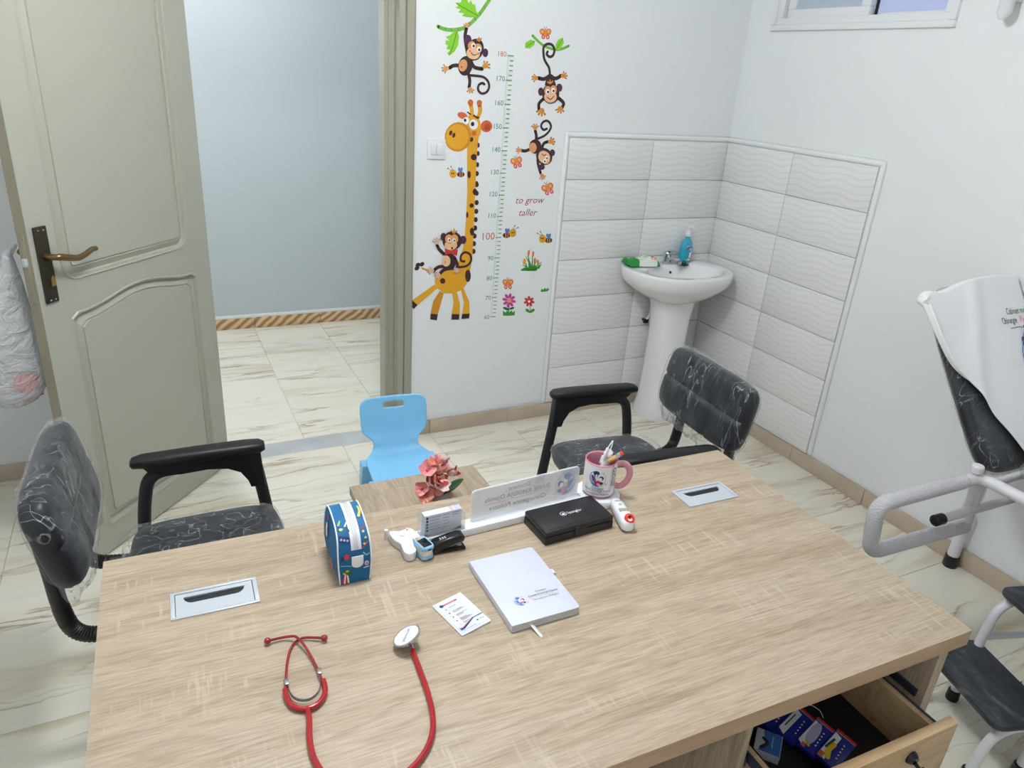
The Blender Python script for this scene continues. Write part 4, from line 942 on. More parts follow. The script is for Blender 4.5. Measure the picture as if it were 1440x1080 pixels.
for g in GR:
    go = obj('cable_grommet', MB().box(-0.080, -0.040, -0.0005, 0.080, -0.0330, 0.003, 0.0012).box(-0.080, 0.0330, -0.0005, 0.080, 0.040, 0.003, 0.0012).box(-0.080, -0.0335, -0.0005, -0.0715, 0.0335, 0.003, 0.0012).box(0.0715, -0.0335, -0.0005, 0.080, 0.0335, 0.003, 0.0012), ['alu'], desk, loc=(g[0], -g[1], 0.75))
    ar = [(-0.056, 0.021)] + [(-0.056 + 0.017 * (1 - math.cos(a)), 0.021 - 0.020 * math.sin(a)) for a in [i * PI / 16 for i in range(1, 9)]] + [(0.039 + 0.017 * math.sin(a), 0.001 + 0.020 * (1 - math.cos(a))) for a in [i * PI / 16 for i in range(0, 9)]]
    fo = slotpoly(-0.0705, 0.0705, -0.0318, 0.0318)
    tri = tessellate_polygon([[Vector((p[0], p[1], 0)) for p in fo], [Vector((p[0], p[1], 0)) for p in ar[::-1]]])
    fl2 = fo + ar[::-1]
    mb = MB().add([(p[0], p[1], 0.0015) for p in fl2], [tuple(t) for t in tri])
    for l in (fo, ar):
        n = len(l); mb.add([(p[0], p[1], z) for z in (-0.002, 0.0015) for p in l], [(i, (i + 1) % n, (i + 1) % n + n, i + n) for i in range(n)])
    obj('flap', mb, ['alu'], go)
    obj('tray', MB().box(-0.0712, -0.0325, -0.030, 0.0712, 0.0325, -0.027).box(-0.058, 0.0, -0.012, 0.058, 0.023, -0.0025), ['black_matte'], go)

# ================================================================ VISITOR CHAIRS (wrapped in packing film)
def jitter(p, amp, fr, seed):
    n = noise.noise_vector(Vector(p) * fr + Vector((seed, seed * 1.7, 0)))
    return (p[0] + n.x * amp, p[1] + n.y * amp, p[2] + n.z * amp)
def fold(p, seed, amp):
    # long diagonal pleats of a loosely pulled film
    t = noise.noise(Vector((p[0] * 9 + seed, (p[1] + p[2] * 0.9) * 16, (p[2] - p[1]) * 4)))
    return (p[0] + amp * abs(t) * 1.2, p[1], p[2] + amp * t * 0.5)
def seat_seam(u, v):
    g = 0
    for c in (-0.38, 0.38): g += 0.011 * math.exp(-((v - c) / 0.03) ** 2)
    g += 0.007 * math.exp(-((u - 0.15) / 0.035) ** 2)
    return g
def back_seam(u, v):
    g = 0.012 * math.exp(-((u + 0.02) / 0.04) ** 2)
    for c in (-0.36, 0.36): g += 0.010 * math.exp(-((v - c) / 0.025) ** 2)
    return g
def make_chair(label, loc, rotz, seed):
    t = thing('visitor_chair', label, 'chair', loc, rotz, 'visitor chairs facing each other at the desk')
    mb = MB(); mb.M = Matrix.Translation((0.015, 0, 0.437)) @ Matrix.Rotation(-0.035, 4, 'Y')
    mb.pillow(0.415, 0.46, 0.082, 26, 30, seat_seam, 0.30)
    obj('seat', mb, ['leather'], t, smooth=60)
    # film over the seat, loose at the rear corners
    mb = MB(); base = MB(); base.M = Matrix.Translation((0.012, 0, 0.4395)) @ Matrix.Rotation(-0.035, 4, 'Y')
    base.pillow(0.422, 0.470, 0.088, 30, 32, None, 0.30)
    V = []
    for p in base.V:
        q = fold(jitter(p, 0.003, 26, seed), seed, 0.004)
        if p[0] < -0.15: q = (q[0] - 0.02 * noise.noise(Vector(p) * 12) - 0.010, q[1] * 1.03, q[2])
        V.append(q)
    mb.add(V, base.Fc)
    obj('seat_wrap', mb, ['packing_film'], t, smooth=80)
    Mb = Matrix.Translation((-0.295, 0, 0.702)) @ Matrix.Rotation(PI / 2 - 0.21, 4, 'Y')
    mb = MB(); mb.M = Mb
    mb.pillow(0.252, 0.475, 0.080, 26, 36, back_seam, 0.28)
    obj('backrest', mb, ['leather'], t, smooth=60)
    base = MB(); base.M = Mb
    base.pillow(0.264, 0.488, 0.088, 30, 36, None, 0.28)
    V = []
    for p in base.V:
        q = fold(jitter(p, 0.004, 22, seed + 3), seed, 0.006)
        k = noise.noise(Vector(p) * 40 + Vector((seed, 0, 0)))
        if q[2] > 0.80: q = (q[0], q[1], q[2] + 0.012 * max(0, k))
        if q[2] < 0.585: q = (q[0], q[1], q[2] - 0.035 - 0.02 * k)
        V.append(q)
    mb = MB().add(V, base.Fc)
    obj('backrest_wrap', mb, ['packing_film'], t, smooth=80)
    for s in (-1, 1):
        y = s * 0.262
        pts = fillet([(-0.205, y, 0.0), (-0.150, y, 0.50), (-0.128, y, 0.600), (0.105, y, 0.610), (0.165, y, 0.60), (0.185, y, 0.45), (0.245, y, 0.0)], 0.07, 6)
        obj('side_frame', MB().tube(pts, 0.0185, 14), ['black_matte'], t)
        # moulded arm rest: pad and gusset
        def ring(x, w, z0, z1, n=16):
            return [(x, y + w * math.copysign(abs(math.cos(2 * PI * k / n)) ** 0.6, math.cos(2 * PI * k / n)), (z0 + z1) / 2 + (z1 - z0) / 2 * math.copysign(abs(math.sin(2 * PI * k / n)) ** 0.6, math.sin(2 * PI * k / n))) for k in range(n)]
        ar = obj('armrest', MB().loft([ring(-0.172, 0.012, 0.632, 0.642), ring(-0.166, 0.022, 0.626, 0.650), ring(-0.14, 0.026, 0.624, 0.657), ring(0.0, 0.028, 0.624, 0.662), ring(0.14, 0.029, 0.624, 0.664), ring(0.18, 0.026, 0.628, 0.662), ring(0.195, 0.017, 0.634, 0.655)]), ['black_plastic'], t, smooth=60)
        prof = [(-0.145, 0.632), (-0.13, 0.612), (-0.095, 0.594), (-0.04, 0.590), (0.03, 0.594), (0.085, 0.588), (0.120, 0.570), (0.140, 0.538), (0.147, 0.515), (0.190, 0.515), (0.186, 0.56), (0.182, 0.632)]
        mb = MB(); mb.M = Matrix.Translation((0, y, 0)) @ Matrix.Rotation(PI / 2, 4, 'X')
        obj('arm_gusset', mb.prism([(p[0], p[1]) for p in prof], -0.020, 0.020, 0.006, 2), ['black_plastic'], ar)
        for x in (-0.205, 0.245): obj('foot_cap', MB().lathe([(0.022, 0), (0.023, 0.004), (0.022, 0.03), (0.019, 0.032)], 14), ['black_plastic'], t, loc=(x, y, 0))
        yb = s * 0.150
        pts = fillet([(0.06, yb, 0.388), (-0.20, yb, 0.388), (-0.300, yb, 0.405), (-0.318, yb, 0.50), (-0.322, yb, 0.62), (-0.335, yb, 0.74)], 0.085, 10)
        P = crom(pts, 2); rr = []
        for i, p in enumerate(P):
            rib = -0.32 < p.x < -0.19 and p.z < 0.50
            rr.append(0.0185 + (0.002 if (rib and i % 2) else 0))
        obj('back_support', MB().tube(P, rr, 14), ['black_plastic'], t, smooth=50)
    obj('cross_bar', MB().box(-0.10, -0.255, 0.375, -0.06, 0.255, 0.392, 0.004).box(0.10, -0.255, 0.375, 0.14, 0.255, 0.392, 0.004), ['black_matte'], t)['kind'] = 'stuff'
    return t
cl = make_chair('black padded armchair wrapped in clear film, beside the open door at the left desk corner', (-2.800, -1.350, 0), -0.05, 1.0)
cr = make_chair('black padded armchair wrapped in clear film, in front of the wash basin', (-1.385, -1.308, 0), PI - 0.07, 5.0)

# ================================================================ CHILD'S CHAIR AND SMALL TABLE
kc = thing('child_chair', 'small light blue moulded plastic child chair with a slot in its backrest', 'chair', (-2.035, -0.74, 0), -0.06)
# shell profile from seat front, up the back: (y, z, half width)
prof = [(-0.130, 0.262, 0.140), (-0.120, 0.272, 0.142), (-0.08, 0.274, 0.142), (-0.02, 0.272, 0.140), (0.04, 0.272, 0.138), (0.070, 0.273, 0.134), (0.092, 0.278, 0.118), (0.108, 0.288, 0.098), (0.118, 0.304, 0.093),
        (0.126, 0.322, 0.091), (0.134, 0.340, 0.098), (0.140, 0.353, 0.118), (0.145, 0.366, 0.132), (0.151, 0.388, 0.138), (0.160, 0.425, 0.138), (0.166, 0.448, 0.138), (0.168, 0.457, 0.138), (0.171, 0.470, 0.137), (0.173, 0.478, 0.136), (0.177, 0.492, 0.128), (0.180, 0.503, 0.108)]
nc = 20
def shell(a, b):
    i = round(a * (len(prof) - 1)); y, z, w = prof[i]; x = (b * 2 - 1)
    bow = 0.010 * x * x
    up = i > 8
    return (x * w, y - (bow if up else 0), z + (0 if up else bow * 0.8))
mb = MB().grid(shell, len(prof) - 1, nc, skip=lambda i, j: i in (16, 17) and 7 <= j <= 12)
sh = obj('shell', mb, ['blue_plastic'], kc, smooth=60)
so = sh.modifiers.new('thickness', 'SOLIDIFY'); so.thickness = 0.013; so.offset = 0
be = sh.modifiers.new('soft', 'SUBSURF'); be.levels = 1; be.render_levels = 2
for sx in (-1, 1):
    for fy in (0, 1):
        x0, y0 = sx * 0.118, (-0.10 if fy == 0 else 0.07); x1, y1 = sx * 0.142, (-0.135 if fy == 0 else 0.125)
        rings = [[(x + a * w, y + b * w * 0.8, z) for a, b in ((-1, -1), (1, -1), (1, 1), (-1, 1))] for x, y, z, w in ((x1, y1, 0, 0.014), (x1 * 0.985, y1 * 0.97, 0.03, 0.016), ((x0 + x1) / 2, (y0 + y1) / 2, 0.15, 0.022), (x0, y0, 0.268, 0.034))]
        obj('leg', MB().loft(rings), ['blue_plastic'], kc, smooth=30)
tb = thing('side_table', 'small square light oak table between the two black chairs, holding the flower vase', 'table', (-2.118, -1.372, 0))
obj('tabletop', MB().box(-0.220, -0.258, 0.420, 0.220, 0.268, 0.45, 0.0012), ['wood_y'], tb)
obj('side_panel', MB().box(-0.200, -0.24, 0.0, -0.182, 0.25, 0.42, 0.001), ['wood_z'], tb); obj('side_panel', MB().box(0.182, -0.24, 0.0, 0.200, 0.25, 0.42, 0.001), ['wood_z'], tb)
obj('shelf', MB().box(-0.182, -0.235, 0.12, 0.182, 0.245, 0.136, 0.001), ['wood_y'], tb)

# flower vase
VX, VY, VZ = -2.085, -1.290, 0.45
VX -= 0.006
vz = thing('flower_vase', 'small grey stone pot of pink artificial flowers with two leaves on the side table', 'vase', (VX, VY, VZ))
mb = MB()
for c, r in (((-0.018, 0.0, 0.018), (0.026, 0.022, 0.018)), ((0.020, 0.004, 0.018), (0.024, 0.021, 0.018)), ((0.0, -0.012, 0.020), (0.024, 0.018, 0.019)), ((0.0, 0.014, 0.020), (0.022, 0.016, 0.019))): mb.ball(c, r, 16)
obj('pot', mb, ['pot_stone'], vz, smooth=70)['kind'] = 'stuff'
def leafmesh(L, W, bend, n=8):
    mb = MB()
    def f(a, b):
        x = a; w = W * math.sin(PI * min(1, a * 0.92 + 0.04)) ** 0.8; s = (b * 2 - 1)
        return (s * w, L * x, bend * x * x + 0.12 * W * s * s - 0.03 * W)
    mb.grid(f, n, 4)
    return mb
for nm, loc, L, W, rot in (('leaf', (0.008, -0.012, 0.036), 0.076, 0.023, (0.80, 0.0, -1.75)), ('leaf', (0.002, -0.018, 0.036), 0.052, 0.019, (1.20, 0.0, -0.1))):
    o = obj(nm, leafmesh(L, W, -0.012), ['leaf_green'], vz, loc=loc, rot=rot, smooth=60)
    s = o.modifiers.new('t', 'SOLIDIFY'); s.thickness = 0.0008
stems = [[(0, 0, 0.03), (-0.010, -0.004, 0.07), (-0.034, -0.012, 0.115)], [(0, 0, 0.03), (-0.02, -0.006, 0.06), (-0.055, -0.015, 0.075)], [(0.004, 0, 0.03), (0.010, -0.002, 0.06), (0.020, -0.004, 0.088)], [(0, 0, 0.03), (-0.004, 0, 0.08), (-0.004, -0.004, 0.13)]]
for s in stems: obj('stem', MB().tube(crom(s, 5), 0.0018, 8), ['stem_green'], vz)
rnd = random.Random(3)
def blossom(c, r, m, tilt, n=6):
    b = bpy.data.objects.new('blossom', None); b.location = c; b.rotation_euler = tilt; link(b, vz)
    for k in range(n):
        mb = MB(); a = 2 * PI * k / n + rnd.uniform(-.2, .2); lift = rnd.uniform(0.45, 1.0)
        def f(p, q):
            s = q * 2 - 1; w = r * 0.50 * math.sin(PI * min(1, 0.06 + p * 0.93)) ** 0.85
            rr = r * p
            x = rr * math.cos(lift * 0.7); z = rr * math.sin(lift * 0.7) + 0.3 * r * p * p + 0.12 * r * s * s
            return (x * math.cos(a) - s * w * math.sin(a), x * math.sin(a) + s * w * math.cos(a), z)
        mb.grid(f, 6, 4)
        o = obj('petal', mb, [m], b, smooth=80)
        o.modifiers.new('t', 'SOLIDIFY').thickness = 0.0006
    obj('flower_heart', MB().ball((0, 0, r * 0.2), r * 0.16, 8), ['petal_red'], b)
for c, r, m, t in (((-0.058, -0.018, 0.050), 0.034, 'petal_coral', (0.9, -0.5, 0)), ((-0.048, -0.02, 0.085), 0.036, 'petal_pink', (0.8, -0.2, 1)), ((-0.024, -0.018, 0.112), 0.036, 'petal_coral', (0.6, 0.1, 2)),
                   ((-0.050, -0.010, 0.128), 0.034, 'petal_pink', (0.5, -0.4, 0.4)), ((-0.010, -0.008, 0.138), 0.034, 'petal_pink', (0.3, 0.5, 1.3)), ((0.018, -0.010, 0.100), 0.032, 'petal_pale', (0.5, 0.6, 0.8)), ((-0.020, -0.026, 0.080), 0.034, 'petal_pale', (1.0, 0.2, 0.3)), ((-0.034, -0.03, 0.052), 0.030, 'petal_pink', (1.2, 0.1, 2.2)), ((0.040, -0.008, 0.102), 0.022, 'petal_red', (0.4, 1.0, 0.2))):
    blossom(c, r, m, t, 6 if r > 0.025 else 3)
for c, r, m, t in (((-0.066, -0.012, 0.070), 0.028, 'petal_pink', (0.7, -0.8, 0.2)), ((-0.036, -0.024, 0.100), 0.030, 'petal_coral', (0.9, 0.0, 1.1)), ((-0.028, -0.006, 0.140), 0.028, 'petal_coral', (0.3, -0.1, 0.7)), ((0.002, -0.02, 0.118), 0.028, 'petal_pink', (0.8, 0.4, 1.9)), ((-0.062, -0.02, 0.034), 0.026, 'petal_pink', (1.3, -0.4, 0.9)), ((-0.014, -0.02, 0.096), 0.026, 'petal_red', (0.9, 0.1, 0.5))):
    blossom(c, r, m, t, 5)

# ================================================================ PLASTIC BAG ON THE DOOR
dh = Vector((-2.625, -0.01, 0)); dd = Vector((-0.658, -0.753, 0)); dn = Vector((0.753, -0.658, 0))
def DOORP(s, n, z): return dh + dd * s + dn * n + Vector((0, 0, z))
pb = DOORP(0.835, -0.115, 0)
bag = thing('plastic_bag', 'crumpled white carrier bag hanging from the handle behind the open door', 'bag', (pb.x, pb.y, 0.64), math.atan2(-0.753, -0.658))
rings = []
nr = 30
for z, w, d, cx in ((0.492, 0.010, 0.008, -0.05), (0.46, 0.020, 0.014, -0.045), (0.40, 0.045, 0.022, -0.03), (0.34, 0.082, 0.034, 0.0), (0.27, 0.105, 0.045, 0.015), (0.20, 0.118, 0.055, 0.020), (0.14, 0.120, 0.06, 0.022), (0.08, 0.110, 0.06, 0.016), (0.035, 0.088, 0.05, 0.010), (0.008, 0.055, 0.03, 0.006), (0.0, 0.02, 0.012, 0.004)):
    r = []
    for k in range(nr):
        a = 2 * PI * k / nr; f = 1 + 0.16 * noise.noise(Vector((3 * math.cos(a), 3 * math.sin(a), z * 14))) + 0.07 * noise.noise(Vector((9 * math.cos(a), 9 * math.sin(a), z * 30)))
        r.append((cx + w * f * math.cos(a), d * f * math.sin(a), z + 0.006 * noise.noise(Vector((5 * math.cos(a), z * 9, 4)))))
    rings.append(r)
obj('bag_body', MB().loft(rings[::-1]), ['bag_film'], bag, smooth=70)
obj('bag_handle', MB().tube(crom([(-0.055, 0.0, 0.47), (-0.062, 0.020, 0.50), (-0.058, 0.030, 0.512), (-0.050, 0.02, 0.50), (-0.046, 0, 0.47)], 5), 0.004, 8), ['bag_film'], bag)
bx = DOORP(0.835, -0.112, 0)
rbx = thing('red_carton', 'small red and white carton inside the hanging white bag', 'box', (bx.x, bx.y, 0.655), math.atan2(-0.753, -0.658))
obj('carton', MB().box(-0.055, -0.020, 0, 0.010, 0.022, 0.075, 0.001), ['bright_red'], rbx)
obj('carton_band', MB().box(-0.0556, -0.0206, 0.006, 0.0106, 0.0226, 0.028), ['paper'], rbx)

# ================================================================ EXAMINATION COUCH
ct = thing('examination_couch', 'reclined black examination couch with white tubular frame by the right wall', 'couch', (-0.53, -2.02, 0))
tub = lambda pts, r=0.019, n=14: MB().tube(pts, r, n)
XN = -0.535; YH = -2.02; ZF = 0.645
rail = fillet([(XN - 0.49, YH - 0.002, ZF + 0.005), (XN - 0.06, YH, ZF), (XN, YH - 0.02, ZF), (XN, YH - 0.11, ZF), (XN, -3.9, ZF)], 0.07, 8)
wobj('side_rail', tub(rail[4:] if False else fillet([(XN - 0.10, YH, ZF), (XN, YH, ZF), (XN, YH - 0.20, ZF), (XN, -3.9, ZF)], 0.09, 10)), ['white_metal'], ct)
wobj('side_rail', tub([(-0.05, -1.93, ZF), (-0.05, -3.9, ZF)]), ['white_metal'], ct)
wobj('head_bar', tub([(XN + 0.03, YH - 0.03, ZF - 0.01), (-0.05, YH - 0.03, ZF - 0.01)], 0.014), ['white_metal'], ct)
wobj('arm_loop', tub(fillet([(XN - 0.08, YH, ZF), (XN - 0.487, YH - 0.005, ZF + 0.005), (XN - 0.455, YH - 0.005, 0.475), (XN + 0.015, YH, 0.455)], 0.05, 8), 0.0235, 16), ['bubble_wrap'], ct, smooth=60)
wobj('loop_post', tub([(XN + 0.02, YH, ZF - 0.005), (XN + 0.02, YH, 0.43)], 0.016), ['white_metal'], ct)
hb = wobj('foot_rest_bar', tub([(XN - 0.155, YH - 0.01, 0.527), (XN + 0.40, YH - 0.01, 0.520)], 0.015), ['white_metal'], ct)
wobj('bar_cap', MB().tube([(XN - 0.185, YH - 0.01, 0.5275), (XN - 0.18, YH - 0.01, 0.5275), (XN - 0.145, YH - 0.01, 0.527), (XN - 0.143, YH - 0.01, 0.527)], [0.012, 0.0185, 0.0185, 0.015], 14), ['black_plastic'], ct)
wobj('bracket', MB().box(XN - 0.02, YH - 0.012, 0.52, XN - 0.016, YH + 0.008, ZF), ['white_metal'], ct)
for x, y in ((-0.045, -1.785), (-0.06, -3.75), (XN + 0.02, -3.75)):
    lg = wobj('leg', tub([(x, y, 0.02), (x, y, 0.24)], 0.022, 16), ['white_metal'], ct)
    o = wobj('foot_cap', MB().lathe([(0.026, 0), (0.028, 0.004), (0.027, 0.05), (0.023, 0.052)], 16, (x, y, 0)), ['black_plastic'], ct)
    wobj('leg_collar', MB().lathe([(0.020, 0.235), (0.023, 0.238), (0.023, 0.255), (0.014, 0.258)], 16, (x, y, 0)), ['black_plastic'], ct)
    wobj('chrome_rod', tub([(x, y, 0.25), (x, y, ZF)], 0.011, 12), ['chrome'], ct)
wobj('leg_brace', tub([(-0.045, -1.785, ZF), (-0.05, -1.95, ZF)], 0.014), ['white_metal'], ct)
wobj('pivot_knob', MB().lathe([(0.016, -0.014), (0.019, -0.010), (0.019, 0.010), (0.016, 0.014)], 16, (XN - 0.03, YH, ZF + 0.035)), ['white_metal'], ct)
# backrest in its own plane: q along x, s up the slope
BD = Vector((0, 0.333, 0.473)).normalized(); BN = Vector((0, -BD.z, BD.y))
B0 = Vector((0, -2.0, 0.66))
def BP(x, s, h=0.0): return B0 + Vector((x, 0, 0)) + BD * s + BN * h
mb = MB(); M4 = Matrix(((1, 0, 0, -0.252), (0, BD.y, BN.y, 0), (0, BD.z, BN.z, 0), (0, 0, 0, 1)))
c = BP(0, 0.290, -0.024); M4[1][3] = c.y; M4[2][3] = c.z
mb.M = M4; mb.pillow(0.468, 0.65, 0.048, 22, 26, None, 0.24, 14)
wobj('backrest', mb, ['leather'], ct, smooth=60)
mb = MB(); mb.M = M4; mb.pillow(0.476, 0.662, 0.054, 20, 24, None, 0.24, 14)
mb.V = [jitter(p, 0.005, 20, 9) for p in mb.V]
wobj('backrest_wrap', mb, ['packing_film'], ct, smooth=80)
mb = MB(); mb.M = Matrix.Translation((-0.275, -2.88, 0.690)); mb.pillow(0.495, 1.62, 0.075, 22, 30, None, 0.28, 12)
wobj('seat_cushion', mb, ['leather'], ct, smooth=60)
mb = MB(); mb.M = Matrix.Translation((-0.275, -2.88, 0.692)); mb.pillow(0.507, 1.64, 0.084, 20, 60, None, 0.28, 12)
mb.V = [jitter(p, 0.004, 22, 4) for p in mb.V]
wobj('seat_wrap', mb, ['packing_film'], ct, smooth=80)
# white printed cover draped over the head end
edge = [(-0.541, 0.575), (-0.543, 0.53), (-0.536, 0.455), (-0.511, 0.365), (-0.442, 0.283), (-0.388, 0.186), (-0.330, 0.105), (-0.272, 0.004), (-0.20, -0.09), (-0.03, -0.16)]
EL = crom([(a, b, 0) for a, b in edge], 4)
tops = [(-0.541, 0.575), (-0.515, 0.592), (-0.46, 0.586), (-0.39, 0.598), (-0.32, 0.613), (-0.22, 0.624), (-0.14, 0.629), (-0.08, 0.624), (-0.02, 0.617)]
TL = crom([(a, b, 0) for a, b in tops], 4)
def along(L, t):
    f = t * (len(L) - 1); i = min(int(f), len(L) - 2); return L[i].lerp(L[i + 1], f - i)
cv = thing('couch_cover', 'white printed vinyl cover draped over the raised end of the couch', 'cover', tuple(BP(-0.28, 0.30, 0.02)))
def sheetp(a, b):
    # a: from the hanging corner edge to the wall side, b: from the lower hem to the top fold
    lo = along(EL, a if a < 1 else 1); hi = along(TL, a)
    q = lo.lerp(hi, b)
    h = 0.012 + 0.012 * math.exp(-(b / 0.16) ** 2) * (0.6 + 0.4 * math.sin(9 * a)) + 0.012 * math.sin(7 * b + 5 * a) * b * (1 - b) * 2 
    h += 0.010 * math.exp(-((q.x + 0.40 - 0.35 * (q.y - 0.30)) / 0.035) ** 2)
    return BP(q.x, q.y - 0.022 * (1 - b), h)
mb = MB().grid(sheetp, 40, 30)
# fold over the top edge and down the back
def foldp(a, b):
    hi = along(TL, a); p0 = sheetp(a, 1.0)
    ang = b * PI; h0 = (sheetp(a, 1.0) - BP(hi.x, hi.y)).dot(BN)
    h = h0 - (1 - math.cos(ang)) * 0.020; s = hi.y + 0.014 * math.sin(ang)
    return BP(hi.x, s, h)
mb.grid(foldp, 40, 10)
# the hem turned round the side of the backrest near the corner
def turnp(a, b):
    p = sheetp(a * 0.42, 0.0); k = (1 - a) ** 0.5
    return p - BN * (0.032 * b * k) + Vector((0.012 * math.sin(b * PI * 0.5) * k * (-1 if b < 0.3 else 1) * 0.3, 0, 0))
mb.grid(turnp, 20, 6)
endp = [foldp(0.0, k / 10) for k in range(11)] + [turnp(0.0, 1 - k / 6) for k in range(6)]
mid = (endp[0] + endp[10] + endp[11]) / 3
for k in range(len(endp) - 1): mb.add([endp[k], endp[k + 1], mid], [(0, 1, 2)])
o = wobj('cover_sheet', mb, ['sheet_white'], cv, smooth=80)
o.modifiers.new('t', 'SOLIDIFY').thickness = 0.0015
def sh_h(x, s):
    # height of the cover above the backrest plane under a print point
    a = min(1, max(0, (x + 0.54) / 0.52))
    best = 0.0
    for it in range(3):
        pass
    # search the sheet parameters
    bx_, by_ = 0.6, 0.7; d = 9
    for i in range(0, 41):
        for j in range(0, 31):
            k = GRD[i][j]; e = (k[0] - x) ** 2 + (k[1] - s) ** 2
            if e < d: d = e; best = k[2]
    return best
GRD = []
for i in range(41):
    row = []
    for j in range(31):
        p = sheetp(i / 40, j / 30); r = p - B0
        row.append((p.x, (r - Vector((r.x, 0, 0))).dot(BD), r.dot(BN)))
    GRD.append(row)
prc = Print()
prc.text('dgrey', 'Cabinet m\u00e9d', -0.152, 0.488, 0.034, 'L', 0, 0.72).text('dgrey', 'Chirurgie', -0.197, 0.455, 0.034, 'L', 0, 0.72).text('salmon', 'P\u00e9di', -0.082, 0.455, 0.034, 'L', 0, 0.72)
prc.line('grey', [(-0.16, 0.437), (-0.11, 0.439), (-0.085, 0.437)], 0.003).ell('navy', -0.072, 0.437, 0.007, 0.007)
# the left half of the round emblem; the rest runs out under the wall side
em = Print()
em.line('lblue', [(-0.02 + 0.125 * math.cos(math.radians(a)), 0.30 + 0.125 * math.sin(math.radians(a))) for a in range(135, 266, 10)], 0.004, 0.012)
em.line('lblue', [(-0.02 + 0.110 * math.cos(math.radians(a)), 0.30 + 0.110 * math.sin(math.radians(a))) for a in range(150, 256, 10)], 0.004, 0.006)
em.ell('navy', -0.094, 0.372, 0.020, 0.034, 25).ell('lblue', -0.062, 0.398, 0.038, 0.032, 10)
em.ell('lblue', -0.085, 0.292, 0.030, 0.058, 20).ell('lblue', -0.055, 0.245, 0.030, 0.040, 15)
em.line('purple', [(-0.075, 0.335), (-0.062, 0.30), (-0.066, 0.27), (-0.05, 0.245)], 0.005).line('white', [(-0.105, 0.285), (-0.085, 0.245), (-0.06, 0.222)], 0.006)
prc.put(em, 0, 0, 1)
hh = sh_h(-0.10, 0.40)
def on_sheet(x, s, h):
    p = BP(x, s, sh_h(x, s) + 0.0018 + h); return (p.x - cv.location.x, p.y - cv.location.y, p.z - cv.location.z)
printed('cover_print', prc, on_sheet, cv)

# ================================================================ STEP STOOL
st = thing('step_stool', 'two step stool with dusty black treads and white tube legs beside the desk', 'stool', (-0.80, -2.37, 0), math.atan2(-0.19, -0.06) + PI / 2)
# local x: short way (towards the couch), local y: long way (away from the viewer)
def tread(cx, z, w, d): return MB().prism([(p.x, p.y) for p in fillet([((-w / 2 if i in (0, 3, 4) else w / 2) + cx, (-d / 2 if i in (0, 1, 4) else d / 2), 0) if i else (cx, -d / 2, 0) for i in (0, 1, 2, 3, 4)] + [(cx, -d / 2, 0)], 0.035, 6)[:-1]], z - 0.020, z, 0.006, 2)
def tread_plain(cx, z, w, d): return MB().prism([(cx - w / 2, -d / 2 + 0.03), (cx - w / 2 + 0.03, -d / 2), (cx + w / 2 - 0.03, -d / 2), (cx + w / 2, -d / 2 + 0.03), (cx + w / 2, d / 2 - 0.03), (cx + w / 2 - 0.03, d / 2), (cx - w / 2 + 0.03, d / 2), (cx - w / 2, d / 2 - 0.03)], z - 0.020, z, 0.006, 2)
obj('lower_tread', tread(-0.015, 0.22, 0.200, 0.32), ['dust_black'], st)
obj('upper_tread', tread(0.185, 0.42, 0.200, 0.32), ['dust_black'], st)
for y in (-0.135, 0.135):
    obj('leg_frame', MB().tube(fillet([(-0.115, y, 0.02), (-0.085, y, 0.187), (0.06, y, 0.187)], 0.07, 8), 0.0135, 12), ['white_metal'], st)
    obj('leg_frame', MB().tube(fillet([(0.05, y, 0.02), (0.085, y, 0.387), (0.29, y, 0.387), (0.31, y, 0.02)], 0.08, 8), 0.0135, 12), ['white_metal'], st)
    obj('side_bar', MB().tube([(0.07, y, 0.25), (0.305, y, 0.25)], 0.010, 10), ['white_metal'], st)
    for x in (-0.115, 0.05, 0.31): obj('foot_cap', MB().lathe([(0.018, 0), (0.019, 0.003), (0.018, 0.035), (0.015, 0.037)], 14), ['black_plastic'], st, loc=(x, y, 0))

# ================================================================ ON THE DESK
def dthing(name, label, cat, u, v, z=0.75, rot=0.0, group=None):
    return thing(name, label, cat, DW(u, v, z + (0.0004 if z == 0.75 else 0)), TH + rot, group)
flat3 = lambda z: (lambda x, y, h: (x, y, z + h))

# name plate stand: base bar, round end pad, acrylic plate and card pocket
ns = dthing('name_plate_stand', 'white desk stand with a frosted name plate, card pocket and round cup pad', 'stand', 0.85, 0.138, 0.75, 0.060)
obj('base', MB().box(-0.235, -0.0185, 0, 0.215, 0.021, 0.019, 0.002), ['white_plastic'], ns)
obj('cup_pad', MB().lathe([(0.055, 0), (0.058, 0.002), (0.058, 0.016), (0.056, 0.019), (0.002, 0.019)], 40), ['white_plastic'], ns, loc=(0.2665, 0.0090, 0))
pl = obj('name_plate', MB().prism([(-0.090, 0.0)] + [(0.208, 0.0)] + [(0.208 - 0.010 + 0.010 * math.cos(a), 0.073 + 0.010 * math.sin(a)) for a in (0, 0.5, 1.0, 1.57)] + [(-0.080 - 0.010 * math.sin(a), 0.073 + 0.010 * math.cos(a)) for a in (0, 0.5, 1.0, 1.57)], -0.003, 0.003, 0.0008), ['frosted_acrylic'], ns, loc=(0, 0.010, 0.0185), rot=(PI / 2, 0, 0.03))
